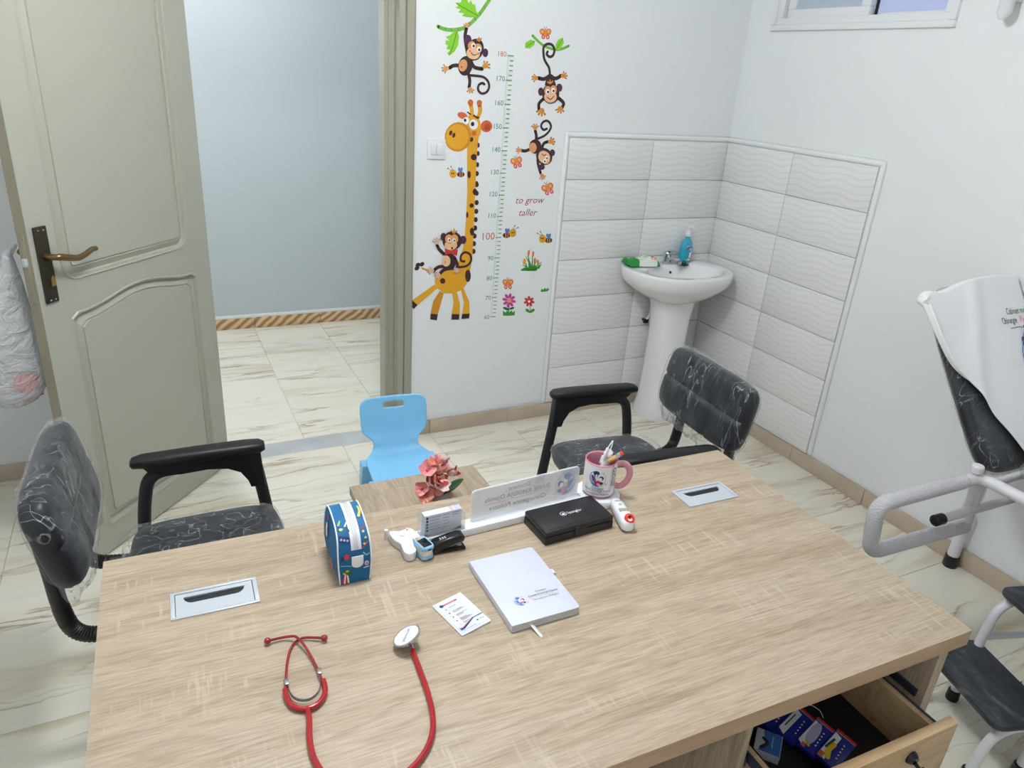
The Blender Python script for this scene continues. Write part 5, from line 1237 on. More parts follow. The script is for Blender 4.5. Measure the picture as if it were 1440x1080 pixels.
# mirrored lettering on the near face, pale inks painting in the plate's milky veil
np_ = Print()
np_.text('ghost', 'Docteur', 0.036, 0.0630, 0.0175, 'C', 0, 1.05).text('ghost', 'ZIANE KHODJA Djamila', 0.036, 0.0440, 0.0180, 'C', 0, 0.98).line('grose', [(-0.05, 0.0375), (0.12, 0.0375)], 0.0018).text('ghost', 'Chirurgienne P\u00e9diatre', 0.036, 0.0195, 0.0180, 'C', 0, 0.98)
np_.put(emblem('gblue', 'gblue', 'gnavy', 'grose', 'gblue', 'grose'), -0.098, 0.042, 0.031)
printed('plate_print', np_, lambda x, y, h: (0.070 - x, y, 0.0031 + h), pl, base=0.0001, step=0.00002)
hp = MB()
hp.box(-0.052, -0.0105, 0, 0.052, -0.0085, 0.036, 0.0005).box(-0.052, 0.0155, 0, 0.052, 0.0175, 0.062, 0.0005).box(-0.052, -0.0105, 0, 0.052, 0.0175, 0.002, 0.0005).box(-0.0525, -0.0105, 0, -0.0505, 0.0175, 0.045, 0.0005).box(0.0505, -0.0105, 0, 0.0525, 0.0175, 0.045, 0.0005)
obj('card_pocket', hp, ['acrylic'], ns, loc=(-0.166, -0.004, 0.019))['kind'] = 'stuff'
cs = dthing('business_cards', 'stack of white business cards in the clear pocket behind the stapler', 'cards', 0.6845, 0.1520, 0.7715, 0.060)
obj('card_stack', MB().box(-0.0445, -0.0045, 0, 0.0445, 0.0145, 0.0515), ['paper'], cs)
cp = Print()
for i in range(5):
    y = 0.0455 - i * 0.0078
    cp.ell('navy', -0.0385, y - 0.001, 0.0032, 0.0032)
    cp.line('grey', [(-0.032, y), (-0.006 - (i % 2) * 0.004, y)], 0.0011).line('grey', [(-0.001, y), (0.016 - (i % 3) * 0.003, y)], 0.0011).line('lav', [(-0.032, y - 0.003), (-0.010, y - 0.003)], 0.0009)
cp.poly('navy', [(0.020, 0), (0.0445, 0.008), (0.0445, 0)]).poly('rose', [(-0.0445, 0), (-0.030, 0), (-0.0445, 0.005)])
cp.line('grey', [(0.022, 0.047), (0.040, 0.047)], 0.0012).line('grey', [(0.022, 0.042), (0.036, 0.042)], 0.0012)
printed('card_print', cp, lambda x, y, h: (x, -0.0045 - h, y), cs, base=0.0002)
printed('card_edge_print', Print().poly('lrose', [(0.018, -0.004), (0.027, -0.004), (0.027, 0.014), (0.018, 0.014)]).poly('lav', [(0.030, -0.004), (0.044, -0.004), (0.044, 0.014), (0.030, 0.014)]), flat3(0.0515), cs, base=0.0002)

# mug with trinkets
mg = dthing('mug', 'white mug with pink inside and pink handle on the round cup pad', 'mug', 1.1165, 0.1135, 0.7698)
obj('mug_body', MB().lathe([(0.0375, 0.003), (0.0405, 0.006), (0.041, 0.012), (0.041, 0.091)], 40, caps=False).lathe([(0.036, 0.0), (0.0375, 0.003)], 40, caps=True), ['ceramic'], mg, smooth=50)
obj('mug_lining', MB().lathe([(0.041, 0.091), (0.0408, 0.0945), (0.0395, 0.0955), (0.0380, 0.0945), (0.0375, 0.09), (0.0372, 0.012), (0.030, 0.007), (0.001, 0.007)], 40, caps=False), ['pink_glaze'], mg, smooth=50)
hz = crom([(0.039, 0, 0.081), (0.058, 0, 0.083), (0.072, 0, 0.070), (0.075, 0, 0.050), (0.068, 0, 0.030), (0.054, 0, 0.018), (0.0395, 0, 0.020)], 5)
obj('handle', MB().tube(hz, 0.0062, 12, flat=1.35), ['pink_glaze'], mg, rot=(0, 0, -0.40))
ang0 = math.atan2(-(1.447 - 0.1135), 0.199 - 1.1165) - 0.08
def on_mug(x, y, h):
    a = ang0 + x / 0.041; r = 0.0413 + h; return (r * math.cos(a), r * math.sin(a), y)
mp = Print()
mp.put(emblem('navy', 'purple', 'navy', 'red', 'purple', 'rose'), -0.002, 0.058, 0.022)
mp.text('navy', 'Docteur', 0.002, 0.0285, 0.0088, 'C', 0, 1.05).text('navy', 'ZIANE KHODJA Djamila', 0.001, 0.0215, 0.0082, 'C', 0, 0.86).line('rose', [(-0.018, 0.0192), (-0.006, 0.0192), (0.006, 0.0192), (0.018, 0.0192)], 0.0007).text('navy', 'Chirurgienne P\u00e9diatre', 0.001, 0.0125, 0.0082, 'C', 0, 0.86)
for i in range(24):
    a0 = -0.040 + 0.080 * i / 24; a1 = -0.040 + 0.080 * (i + 1) / 24
    mp.poly('crim', [(a0, 0.0055), (a1, 0.0055), (a1, 0.0080), (a0, 0.0080)])
printed('mug_print', mp, on_mug, mg, step=0.00003, base=0.0001)
# astronaut trinket
an = dthing('astronaut_trinket', 'small white plastic astronaut figure with dark visor standing in the pink mug', 'figurine', 1.112, 0.108, 0.7775, 0.2)
an.rotation_euler = (0.12, 0.24, TH + 0.45)
obj('suit', MB().lathe([(0.004, 0.058), (0.0095, 0.060), (0.0105, 0.072), (0.009, 0.084), (0.005, 0.088)], 16).tube([(0.005, 0, 0.062), (0.006, 0, 0.045), (0.006, -0.001, 0.006)], [0.0058, 0.0052, 0.0050], 10).tube([(-0.005, 0, 0.062), (-0.006, 0, 0.045), (-0.006, 0.001, 0.006)], [0.0058, 0.0052, 0.0050], 10).tube(crom([(0.009, 0, 0.082), (0.015, -0.002, 0.072), (0.014, -0.006, 0.062)], 4), 0.0038, 10).tube(crom([(-0.009, 0, 0.082), (-0.014, 0.001, 0.096), (-0.012, 0.002, 0.114)], 4), 0.0038, 10), ['white_plastic'], an, smooth=60)['kind'] = 'stuff'
obj('helmet', MB().ball((0, 0, 0.097), 0.0125, 16), ['white_plastic'], an, smooth=60)
obj('visor', MB().ball((0.004, -0.005, 0.097), (0.0095, 0.0088, 0.0085), 14), ['black_gloss'], an, smooth=60)
obj('backpack', MB().box(-0.008, 0.006, 0.066, 0.008, 0.013, 0.088, 0.002), ['white_plastic'], an)
obj('hanging_loop', MB().tube(crom([(-0.012, 0.002, 0.112), (-0.010, 0.0, 0.126), (-0.004, 0.0, 0.134), (0.001, 0, 0.122), (0.001, 0, 0.109)], 6), 0.0016, 8), ['white_plastic'], an)
vi = dthing('vial_keychain', 'small corked vial keychain with red tip leaning on the mug rim', 'keychain', 1.1320, 0.1230, 0.858, 0.0)
vi.rotation_euler = (0.35, 0.75, TH)
obj('cork', MB().lathe([(0.0058, 0.0), (0.0062, 0.002), (0.0062, 0.020), (0.0058, 0.022)], 14), ['cork'], vi)
obj('vial', MB().lathe([(0.0052, 0.022), (0.0055, 0.024), (0.0055, 0.034), (0.005, 0.036)], 14), ['vial_glass'], vi)
obj('red_tip', MB().lathe([(0.003, 0.034), (0.0055, 0.036), (0.0055, 0.041), (0.003, 0.043)], 14), ['bright_red'], vi)
kr = dthing('key_ring', 'steel key ring and chain hanging over the front of the mug rim', 'ring', 1.1275, 0.1575, 0.842)
for i in range(4):
    zc = 0.020 - i * 0.008; w = (0.0035, 0) if i % 2 else (0, 0.0035)
    obj('chain_link', MB().tube([(w[0] * math.cos(a), w[1] * math.cos(a) - 0.0, zc + 0.0055 * math.sin(a)) for a in [k * PI / 7 for k in range(14)]], 0.0009, 6, closed=True), ['steel'], kr)
obj('split_ring', MB().tube([(0.0045 * math.cos(a), 0.002 * math.cos(a), -0.024 + 0.0145 * math.sin(a)) for a in [k * PI / 12 for k in range(24)]], 0.0011, 8, closed=True), ['steel'], kr)

# black instrument case
cc = dthing('instrument_case', 'black flat instrument case with white logo lettering in front of the name plate', 'case', 0.986, 0.1995, 0.75, 0.065)
obj('case_base', MB().box(-0.094, -0.050, 0, 0.094, 0.050, 0.020, 0.0025), ['case_black'], cc)
obj('case_lid', MB().box(-0.094, -0.050, 0.0205, 0.094, 0.050, 0.0345, 0.004, 3), ['case_black'], cc)
obj('lid_panel', MB().box(-0.090, -0.041, 0.0342, 0.090, 0.041, 0.0352, 0.0005), ['case_black'], cc)
obj('clasp', MB().box(-0.016, -0.0525, 0.008, 0.016, -0.0495, 0.029, 0.001), ['black_plastic'], cc)
lg = Print()
lg.line('white', [(-0.0205 + 0.0075 * math.cos(k * PI / 8), 0.0075 * math.sin(k * PI / 8)) for k in range(17)], 0.0011).ell('white', -0.0205, -0.001, 0.0042, 0.0032)
lg.text('white', 'Spengler', -0.010, -0.0045, 0.0125, 'L', 0, 0.95)
printed('case_logo', lg, flat3(0.0352), cc, base=0.0001, loc=(0.004, 0.002, 0))

# infrared thermometer
th = dthing('thermometer', 'white infrared thermometer with red ring lying right of the black case', 'thermometer', 1.1225, 0.2150, 0.75, -0.26)
def tring(y, w, zc, h, n=18): return [(w * math.copysign(abs(math.cos(2 * PI * k / n)) ** 0.75, math.cos(2 * PI * k / n)), y, zc + h * math.copysign(abs(math.sin(2 * PI * k / n)) ** 0.75, math.sin(2 * PI * k / n))) for k in range(n)]
obj('thermometer_body', MB().loft([tring(0.052, 0.006, 0.016, 0.008), tring(0.047, 0.013, 0.016, 0.012), tring(0.03, 0.0165, 0.0165, 0.014), tring(-0.01, 0.0180, 0.0175, 0.0165), tring(-0.035, 0.0185, 0.0185, 0.0180), tring(-0.052, 0.0175, 0.018, 0.0165), tring(-0.062, 0.012, 0.017, 0.012)]), ['white_plastic'], th, smooth=60)
obj('sensor_ring', MB().lathe([(0.0065, 0.0), (0.0125, 0.0), (0.0135, 0.004), (0.0105, 0.010), (0.0075, 0.011), (0.005, 0.004)], 22), ['bright_red'], th, loc=(0.003, -0.048, 0.0295), rot=(0.75, 0.1, 0))
obj('sensor', MB().lathe([(0.005, 0.004), (0.002, 0.007)], 14), ['brass'], th, loc=(0.003, -0.048, 0.0295), rot=(0.75, 0.1, 0))
obj('display', MB().box(-0.0115, -0.022, 0.0325, 0.0115, -0.008, 0.0352, 0.0008), ['screen_grey'], th)
obj('button', MB().lathe([(0.004, 0), (0.0036, 0.002)], 14), ['alu'], th, loc=(0, 0.012, 0.0325))
printed('model_print', Print().line('grey', [(-0.008, 0.030), (0.008, 0.030)], 0.002), flat3(0.0312), th)

# stapler
sp_ = dthing('stapler', 'small black stapler between the oximeter and the business cards', 'stapler', 0.682, 0.194, 0.75, -0.02)
obj('base', MB().box(-0.037, -0.012, 0, 0.040, 0.012, 0.006, 0.002), ['black_plastic'], sp_)
obj('anvil', MB().lathe([(0.006, 0), (0.006, 0.0015)], 14), ['steel'], sp_, loc=(0.028, 0, 0.006))
mb = MB(); mb.M = Matrix.Rotation(PI / 2, 4, 'X')
arm = [(-0.038, 0.004), (-0.036, 0.024), (-0.028, 0.030), (0.0, 0.036), (0.022, 0.040), (0.034, 0.037), (0.038, 0.030), (0.036, 0.022), (0.02, 0.019), (-0.012, 0.009), (-0.022, 0.004)]
obj('arm', mb.prism(arm, -0.0125, 0.0125, 0.004, 3), ['black_gloss'], sp_, smooth=50)
mb = MB(); mb.M = Matrix.Rotation(PI / 2, 4, 'X')
obj('magazine', mb.prism([(-0.014, 0.008), (0.030, 0.0185), (0.031, 0.0155), (-0.014, 0.005)], -0.006, 0.006), ['steel'], sp_)
printed('arm_mark', Print().text('white', '335', -0.012, -0.005, 0.011, 'C').line('white', [(0.006, 0.002), (0.012, 0.003)], 0.0018), lambda x, y, h: (x, y, 0.0325 + (x + 0.01) * 0.17 + 0.0012 + h), sp_)

# fingertip oximeter
ox = dthing('pulse_oximeter', 'light blue and cream fingertip pulse oximeter with dark screen left of the stapler', 'oximeter', 0.6265, 0.196, 0.75, 0.25)
def rr2(w, d, r, z):
    return [(cx + r * math.cos(a), cy + r * math.sin(a), z) for cx, cy, a0 in ((w - r, d - r, 0), (-w + r, d - r, PI / 2), (-w + r, -d + r, PI), (w - r, -d + r, 3 * PI / 2)) for a in [a0 + i * PI / 10 for i in range(6)]]
obj('lower_shell', MB().loft([rr2(0.0125, 0.020, 0.008, 0), rr2(0.0145, 0.023, 0.010, 0.003), rr2(0.0148, 0.0235, 0.010, 0.008), rr2(0.0128, 0.021, 0.009, 0.011)]), ['oxi_blue'], ox, smooth=50)
obj('middle_shell', MB().loft([rr2(0.0120, 0.020, 0.008, 0.010), rr2(0.0142, 0.022, 0.010, 0.013), rr2(0.0125, 0.020, 0.009, 0.017), rr2(0.0142, 0.022, 0.010, 0.021), rr2(0.0142, 0.022, 0.010, 0.024)]), ['oxi_cream'], ox, smooth=50)
obj('upper_shell', MB().loft([rr2(0.0142, 0.0225, 0.010, 0.024), rr2(0.0155, 0.0240, 0.010, 0.027), rr2(0.0155, 0.0240, 0.010, 0.031), rr2(0.0140, 0.0225, 0.010, 0.034)]), ['oxi_blue'], ox, smooth=50)
obj('screen', MB().box(-0.0105, -0.018, 0.0335, 0.0105, 0.012, 0.0352, 0.0008), ['black_gloss'], ox)
obj('port', MB().box(-0.004, -0.0246, 0.0265, 0.005, -0.0235, 0.030), ['black_matte'], ox)
obj('label', MB().box(-0.0085, 0.010, 0.034, -0.002, 0.021, 0.0356, 0.0005), ['cork'], ox)

# tape measure
tm = dthing('tape_measure', 'white Y shaped body tape measure at the end of the name plate stand', 'tape', 0.600, 0.155, 0.75)
pts = [(0.573, 0.114), (0.595, 0.120), (0.617, 0.116), (0.626, 0.126), (0.626, 0.137), (0.614, 0.158), (0.611, 0.178), (0.610, 0.196), (0.603, 0.207), (0.592, 0.209), (0.583, 0.201), (0.582, 0.184), (0.583, 0.167), (0.575, 0.152), (0.571, 0.132)]
P = [((p.x - 0.600) * 1.0, -(p.y - 0.155)) for p in crom([(a, b, 0) for a, b in pts], 3, True)]
obj('case', MB().prism(P, 0, 0.021, 0.0025, 3), ['white_plastic'], tm, smooth=50)
obj('tape_end', MB().lathe([(0.0045, 0.0), (0.0045, 0.023), (0.003, 0.024)], 14), ['white_plastic'], tm, loc=(-0.0335, 0.044, 0.0))
obj('release_button', MB().lathe([(0.0065, 0), (0.006, 0.0025)], 18), ['white_plastic'], tm, loc=(-0.004, 0.017, 0.0205))
obj('lock_pin', MB().lathe([(0.003, 0), (0.003, 0.004)], 12), ['petal_pale'], tm, loc=(0.012, 0.032, 0.0205))

# toiletry bag
tg = dthing('toiletry_bag', 'blue cartoon patterned toiletry bag with white zip standing on the desk', 'bag', 0.467, 0.17, 0.75)
pf = [(0.098, 0.0), (0.096, 0.03), (0.102, 0.075), (0.112, 0.108), (0.130, 0.124), (0.160, 0.127), (0.190, 0.122), (0.214, 0.112), (0.230, 0.094), (0.2365, 0.06), (0.2375, 0.025), (0.236, 0.0)]
PF = [(-(p.x - 0.17), p.y) for p in crom([(a, b, 0) for a, b in pf], 4)]
HWid = lambda z: 0.0305 + 0.003 * math.sin(PI * min(1, z / 0.12))
npf = len(PF)
mb = MB()
mb.grid(lambda a, b: (lambda q, s: (s * HWid(q[1]), q[0], q[1]))(PF[round(a * (npf - 1))], b * 2 - 1), npf - 1, 6)
obj('gusset', mb, ['bag_blue'], tg, smooth=60)
for s in (-1, 1):
    tri = tessellate_polygon([[Vector((p[0], p[1], 0)) for p in PF]])
    rings = []
    for f in (1.0, 0.9, 0.7, 0.4, 0.1):
        bul = 0.007 * (1 - f ** 3)
        rings.append([(s * (HWid(0.011 + (z - 0.011) * 1) if f == 1 else HWid(z) + bul), 0.003 + (y - 0.003) * f, 0.058 + (z - 0.058) * f) for y, z in PF])
    obj('side_panel', MB().loft(rings, caps=True), ['bag_blue'], tg, smooth=60)
    obj('piping', MB().tube([(s * HWid(z), y, z + (0.001 if 2 < i < npf - 3 else 0.0012)) for i, (y, z) in enumerate(PF)], 0.0016, 8), ['trim_white'], tg, smooth=60)
obj('bottom', MB().box(-0.030, -0.066, 0, 0.030, 0.072, 0.002), ['bag_blue'], tg)
def nrm2(i):
    a = PF[max(i - 1, 0)]; b = PF[min(i + 1, npf - 1)]; t = Vector((b[0] - a[0], b[1] - a[1])); t.normalize(); return (-t.y * -1, t.x * -1)
iz = [i for i in range(npf) if 8 <= i <= npf - 11]
def offp(i, s, h):
    n_ = nrm2(i); q = PF[i]
    if n_[1] < 0 and q[1] > 0.1: n_ = (-n_[0], -n_[1])
    if n_[0] > 0 and q[0] < -0.05: n_ = (-n_[0], -n_[1])
    return (s, q[0] + n_[0] * h, q[1] + n_[1] * h)
zp = obj('zip_tape', MB().grid(lambda a, b: offp(iz[round(a * (len(iz) - 1))], (b * 2 - 1) * 0.0105 + 0.004, 0.0012), len(iz) - 1, 4), ['trim_white'], tg, smooth=60)
for dx in (-0.0035, 0.0, 0.0035):
    obj('zip_teeth', MB().tube([offp(i, dx + 0.004, 0.0020) for i in iz], 0.0008, 6), ['alu'], zp)
tabp = [(-0.012, 0.0), (0.012, 0.0), (0.012, -0.018)] + [(0.012 * math.cos(a), -0.018 - 0.010 * math.sin(a)) for a in [k * PI / 10 for k in range(1, 10)]] + [(-0.012, -0.018)]
obj('end_tab', MB().prism(tabp, 0, 0.0015, 0.0005), ['trim_white'], tg, loc=(0.005, -0.0690, 0.066), rot=(PI / 2, 0, 0))
# arc-length lookup so the cartoon print follows the curved front
arcl = [0.0]
for i in range(1, npf): arcl.append(arcl[-1] + math.hypot(PF[i][0] - PF[i - 1][0], PF[i][1] - PF[i - 1][1]))
def on_gus(x, t, h):
    t = min(max(t, 0), arcl[-1] - 1e-5); i = max(k for k in range(npf) if arcl[k] <= t); f = (t - arcl[i]) / max(1e-9, arcl[min(i + 1, npf - 1)] - arcl[i])
    a = offp(i, x, 0.0006 + h); b = offp(min(i + 1, npf - 1), x, 0.0006 + h)
    return tuple(a[k] + (b[k] - a[k]) * f for k in range(3))
T = arcl[-1]
gp = Print()
# coordinates: x across, distance measured back from the front lower edge
def gpt(pts): return [(x, T - d) for x, d in pts]
gp.poly('red', gpt([(0.016, 0.078), (0.029, 0.090), (0.029, 0.125), (0.018, 0.122)]))
for x, d in ((0.021, 0.088), (0.025, 0.100), (0.022, 0.113)): gp.ell('banana', x, T - d, 0.0025, 0.0025)
gp.poly('navy', gpt([(-0.028, 0.098), (-0.008, 0.094), (-0.008, 0.106), (-0.028, 0.112)]))
for x, d in ((-0.024, 0.104), (-0.018, 0.102), (-0.012, 0.100)): gp.ell('lav', x, T - d, 0.0022, 0.0022)
gp.ell('red', -0.016, T - 0.066, 0.0055, 0.006).ell('navy', -0.025, T - 0.063, 0.004, 0.005)
gp.line('sky', gpt([(0.018, 0.070), (0.024, 0.063), (0.029, 0.066)]), 0.003).line('sky', gpt([(-0.029, 0.048), (-0.018, 0.046), (-0.008, 0.043)]), 0.0018)
gp.ell('lav', 0.024, T - 0.044, 0.0045, 0.006).ell('pk', 0.0245, T - 0.043, 0.0025, 0.003).line('white', gpt([(0.018, 0.034), (0.028, 0.035)]), 0.002)
for k in range(4):
    gp.line('red' if k % 2 == 0 else 'white', gpt([(-0.026 + k * 0.004, 0.004), (-0.024 + k * 0.003, 0.016), (-0.021 + k * 0.0015, 0.026)]), 0.0036, 0.002)
gp.ell('gr4', -0.012, T - 0.028, 0.008, 0.006, 30).ell('ygr', -0.016, T - 0.033, 0.004, 0.003).ell('banana', -0.022, T - 0.028, 0.004, 0.002, 40)
gp.line('banana', gpt([(0.021, 0.150), (0.026, 0.165), (0.025, 0.180)]), 0.006, 0.003).line('ygr', gpt([(-0.024, 0.135), (-0.019, 0.145)]), 0.005, 0.002).ell('banana', -0.021, T - 0.124, 0.004, 0.003)
gp.line('white', gpt([(-0.012, 0.130), (-0.007, 0.138)]), 0.003).line('navy', gpt([(-0.009, 0.126), (-0.006, 0.118)]), 0.003)
printed('gusset_print', gp, on_gus, tg, base=0.0002)
sp2 = Print()
sp2.ell('white', 0.010, 0.088, 0.007, 0.016, -15).line('red', [(0.008, 0.102), (0.012, 0.080)], 0.003).line('red', [(0.012, 0.112), (0.018, 0.116)], 0.006)
sp2.line('navy', [(-0.005, 0.070), (-0.010, 0.052), (-0.005, 0.036)], 0.006).ell('bf2', -0.028, 0.030, 0.007, 0.014, 10).ell('white', -0.038, 0.012, 0.006, 0.008).ell('pk', -0.038, 0.012, 0.003, 0.004)
sp2.ell('ygr', 0.050, 0.050, 0.010, 0.016).line('gr4', [(0.043, 0.044), (0.057, 0.056)], 0.002).line('gr4', [(0.043, 0.052), (0.055, 0.062)], 0.002).ell('banana', 0.03, 0.075, 0.006, 0.003, 30)
for s in (-1, 1):
    printed('side_print', sp2, (lambda s: lambda x, y, h: (s * (HWid(y) + 0.0066 * max(0.15, 1 - max(abs((x - 0.003) / 0.07), abs((y - 0.058) / 0.066)) ** 3) + 0.0012 + h), x, y))(s), tg)

# notebook
nb = dthing('notebook', 'closed white notebook with clinic emblem and grey ribbon lying on the desk', 'notebook', 0.7825, 0.3755, 0.75, 0.022)
def cov(z0, z1):
    w, d, r = 0.0750, 0.1060, 0.007
    pts = [(-w, -d), (w - r, -d)] + [(w - r + r * math.sin(a), -d + r - r * math.cos(a)) for a in (0.5, 1.0, 1.57)] + [(w, d - r)] + [(w - r + r * math.cos(a), d - r + r * math.sin(a)) for a in (0.5, 1.0, 1.57)] + [(-w, d)]
    return MB().prism(pts, z0, z1, 0.0007)
obj('back_cover', cov(0, 0.0022), ['cover_white'], nb); obj('front_cover', cov(0.0142, 0.0168), ['cover_white'], nb)
obj('spine', MB().box(-0.0765, -0.106, 0.0, -0.0735, 0.106, 0.0168, 0.0014), ['cover_white'], nb)
obj('pages', MB().box(-0.0740, -0.1035, 0.0022, 0.0725, 0.1035, 0.0142), ['page_edge'], nb)
rb = MB().grid(lambda a, b: (-0.036 + 0.010 * a + 0.006 * (b * 2 - 1) * 0.55, -0.098 - 0.040 * a + 0.0018 * (b * 2 - 1), 0.0085 - 0.0078 * min(1, a * 1.5) + 0.002 * math.sin(PI * a)), 10, 2)
o = obj('ribbon', rb, ['ribbon_white'], nb, smooth=60); o.modifiers.new('t', 'SOLIDIFY').thickness = 0.0004
obj('pen_loop', MB().tube([(0.075, 0.018, 0.003), (0.083, 0.018, 0.004), (0.085, 0.018, 0.008), (0.083, 0.018, 0.012), (0.075, 0.018, 0.0135)], 0.007, 8, flat=0.15), ['ribbon_white'], nb)
nbp = Print()
nbp.put(emblem(), -0.0305, -0.0475, 0.0135)
nbp.text('dgrey', 'Docteur', 0.024, -0.035, 0.0072, 'C').text('dgrey', 'ZIANE KHODJA Djamila', 0.024, -0.0445, 0.0072, 'C', 0, 0.92).line('lrose', [(-0.012, -0.0485), (0.060, -0.0475)], 0.0006).text('grey', 'Chirurgienne P\u00e9diatre', 0.024, -0.0565, 0.0072, 'C', 0, 0.92)
printed('cover_print', nbp, flat3(0.0168), nb, base=0.00015, step=0.00002)

# folded leaflet
lf = dthing('leaflet', 'small folded white health booklet with pink heading left of the notebook', 'leaflet', 0.6368, 0.4015, 0.75, 0.262)
obj('back_leaf', MB().box(-0.0345, -0.051, 0, 0.0345, 0.051, 0.0012), ['paper'], lf)
obj('front_leaf', MB().add([(-0.0345, -0.051, 0.0014), (0.0345, -0.051, 0.0030), (0.0345, 0.051, 0.0030), (-0.0345, 0.051, 0.0014), (-0.0345, -0.051, 0.0022), (0.0345, -0.051, 0.0042), (0.0345, 0.051, 0.0042), (-0.0345, 0.051, 0.0022)], [(0, 3, 2, 1), (4, 5, 6, 7), (0, 1, 5, 4), (1, 2, 6, 5), (2, 3, 7, 6), (3, 0, 4, 7)]), ['paper'], lf)
lfm = lambda x, y, h: (x, y, 0.0022 + (x + 0.0345) * 0.029 + h)
lfp = Print()
lfp.poly('crim', [(-0.018, 0.036), (0.014, 0.036), (0.016, 0.038), (0.014, 0.040), (-0.018, 0.040)]).ell('navy', -0.021, 0.038, 0.0042, 0.0042).line('lrose', [(-0.014, 0.038), (0.010, 0.038)], 0.001)
for i, (c, n) in enumerate((('pk', 1), ('purple', 2), ('lblue', 2), ('rose', 3), ('lav', 1))):
    y = 0.027 - i * 0.0125
    lfp.ell('lav', -0.019, y - 0.002, 0.0042, 0.0042).ell('white', -0.019, y - 0.002, 0.0036, 0.0036).ell(c, -0.019, y - 0.002, 0.0018, 0.0022)
    for k in range(n): lfp.line('grey', [(-0.011, y - k * 0.0026), (0.005 + 0.005 * ((i + k) % 3), y - k * 0.0026)], 0.0010, smooth=False)
    lfp.line('lrose', [(-0.011, y - n * 0.0026), (0.004, y - n * 0.0026)], 0.0008)
lfp.poly('navy', [(-0.027, -0.040), (-0.018, -0.0385), (-0.004, -0.032), (0.012, -0.024), (0.0335, -0.024), (0.0335, -0.0225), (0.012, -0.0225), (-0.006, -0.029), (-0.020, -0.0345), (-0.028, -0.034)]).line('lrose', [(-0.028, -0.0325), (-0.018, -0.0325), (-0.004, -0.027), (0.012, -0.0205)], 0.0016)
lfp.line('lblue', [(-0.031, 0.047), (-0.031, -0.046), (0.0, -0.046), (0.030, -0.046)], 0.0004, smooth=False).ell('gr4', 0.014, -0.034, 0.002, 0.002).line('grey', [(0.018, -0.034), (0.030, -0.034)], 0.0009).ell('sky', -0.022, -0.042, 0.002, 0.002).line('grey', [(-0.018, -0.0415), (0.006, -0.0415)], 0.0008)
printed('leaflet_print', lfp, lfm, lf, base=0.00015, step=0.00002)

# stethoscope
sg = dthing('stethoscope', 'red stethoscope with white chest piece lying on the near part of the desk', 'stethoscope', 0.40, 0.52, 0.75)
S2 = lambda pts, z: [(u - 0.40, -(v - 0.52), (z[i] if isinstance(z, list) else z)) for i, (u, v) in enumerate(pts)]
tA = [(0.285, 0.354), (0.301, 0.353), (0.317, 0.357), (0.328, 0.367), (0.338, 0.390), (0.346, 0.423), (0.351, 0.457), (0.353, 0.485)]
tB = [(0.371, 0.380), (0.356, 0.372), (0.340, 0.366), (0.327, 0.370), (0.315, 0.385), (0.305, 0.415), (0.298, 0.448), (0.293, 0.482)]
obj('ear_tube', MB().tube(crom(S2(tA, [0.007, 0.006, 0.008, 0.012, 0.010, 0.006, 0.005, 0.006]), 5), 0.0024, 10), ['red_dark'], sg)
obj('ear_tube', MB().tube(crom(S2(tB, [0.007, 0.006, 0.005, 0.004, 0.004, 0.005, 0.005, 0.006]), 5), 0.0024, 10), ['red_dark'], sg)
for (u, v), (du, dv) in (((0.281, 0.3545), (-1, 0)), ((0.374, 0.3815), (1, 0.3))):
    mb = MB().tube([(u - 0.40 + du * k, -(v + dv * k - 0.52), 0.0075) for k in (-0.004, -0.002, 0.002, 0.006, 0.0075)], [0.003, 0.005, 0.0062, 0.0048, 0.001], 12)
    obj('ear_tip', mb, ['red_dark'], sg, smooth=60)
for u, v, r in ((0.2955, 0.466, 0.1), (0.3515, 0.461, -0.1)):
    obj('tube_clip', MB().box(-0.0036, -0.0065, 0.002, 0.0036, 0.0065, 0.011, 0.001), ['steel'], sg, loc=(u - 0.40, -(v - 0.52), 0), rot=(0, 0, r))
spr = crom(S2([(0.297, 0.470), (0.298, 0.490), (0.304, 0.504), (0.315, 0.512), (0.328, 0.513), (0.341, 0.505), (0.348, 0.490), (0.351, 0.466)], 0.0), 6)
mb = MB().grid(lambda a, b: (lambda q: (q.x, q.y, 0.003 + 0.007 * b))(spr[round(a * (len(spr) - 1))]), len(spr) - 1, 1)
o = obj('spring_strip', mb, ['steel'], sg, smooth=60); o.modifiers.new('t', 'SOLIDIFY').thickness = 0.0008
yk = [(0.2915, 0.478), (0.2915, 0.496), (0.2955, 0.514), (0.306, 0.526), (0.320, 0.531), (0.334, 0.529), (0.346, 0.519), (0.3535, 0.503), (0.3545, 0.480)]
obj('yoke_tubing', MB().tube(crom(S2(yk, 0.006), 5), 0.0048, 12), ['red_rubber'], sg, smooth=60)
tube = [(0.320, 0.531), (0.3175, 0.556), (0.3125, 0.585), (0.3105, 0.612), (0.3125, 0.636), (0.321, 0.664), (0.340, 0.692), (0.372, 0.710), (0.410, 0.712), (0.443, 0.699), (0.472, 0.678), (0.494, 0.648), (0.506, 0.612), (0.512, 0.573), (0.5145, 0.536), (0.516, 0.500), (0.5175, 0.466)]
obj('tubing', MB().tube(crom(S2(tube, 0.006), 6), 0.0050, 14), ['red_rubber'], sg, smooth=60)
chx = bpy.data.objects.new('chest_piece', None); chx.location = (0.514 - 0.40, -(0.4455 - 0.52), 0.0200); chx.rotation_euler = (0.0, -0.50, -0.55); chx.scale = (1.2, 1.2, 1.2); link(chx, sg)
obj('disc', MB().lathe([(0.004, -0.006), (0.012, -0.006), (0.020, -0.003), (0.0215, 0.0), (0.0215, 0.003)], 36), ['chrome'], chx, smooth=50)
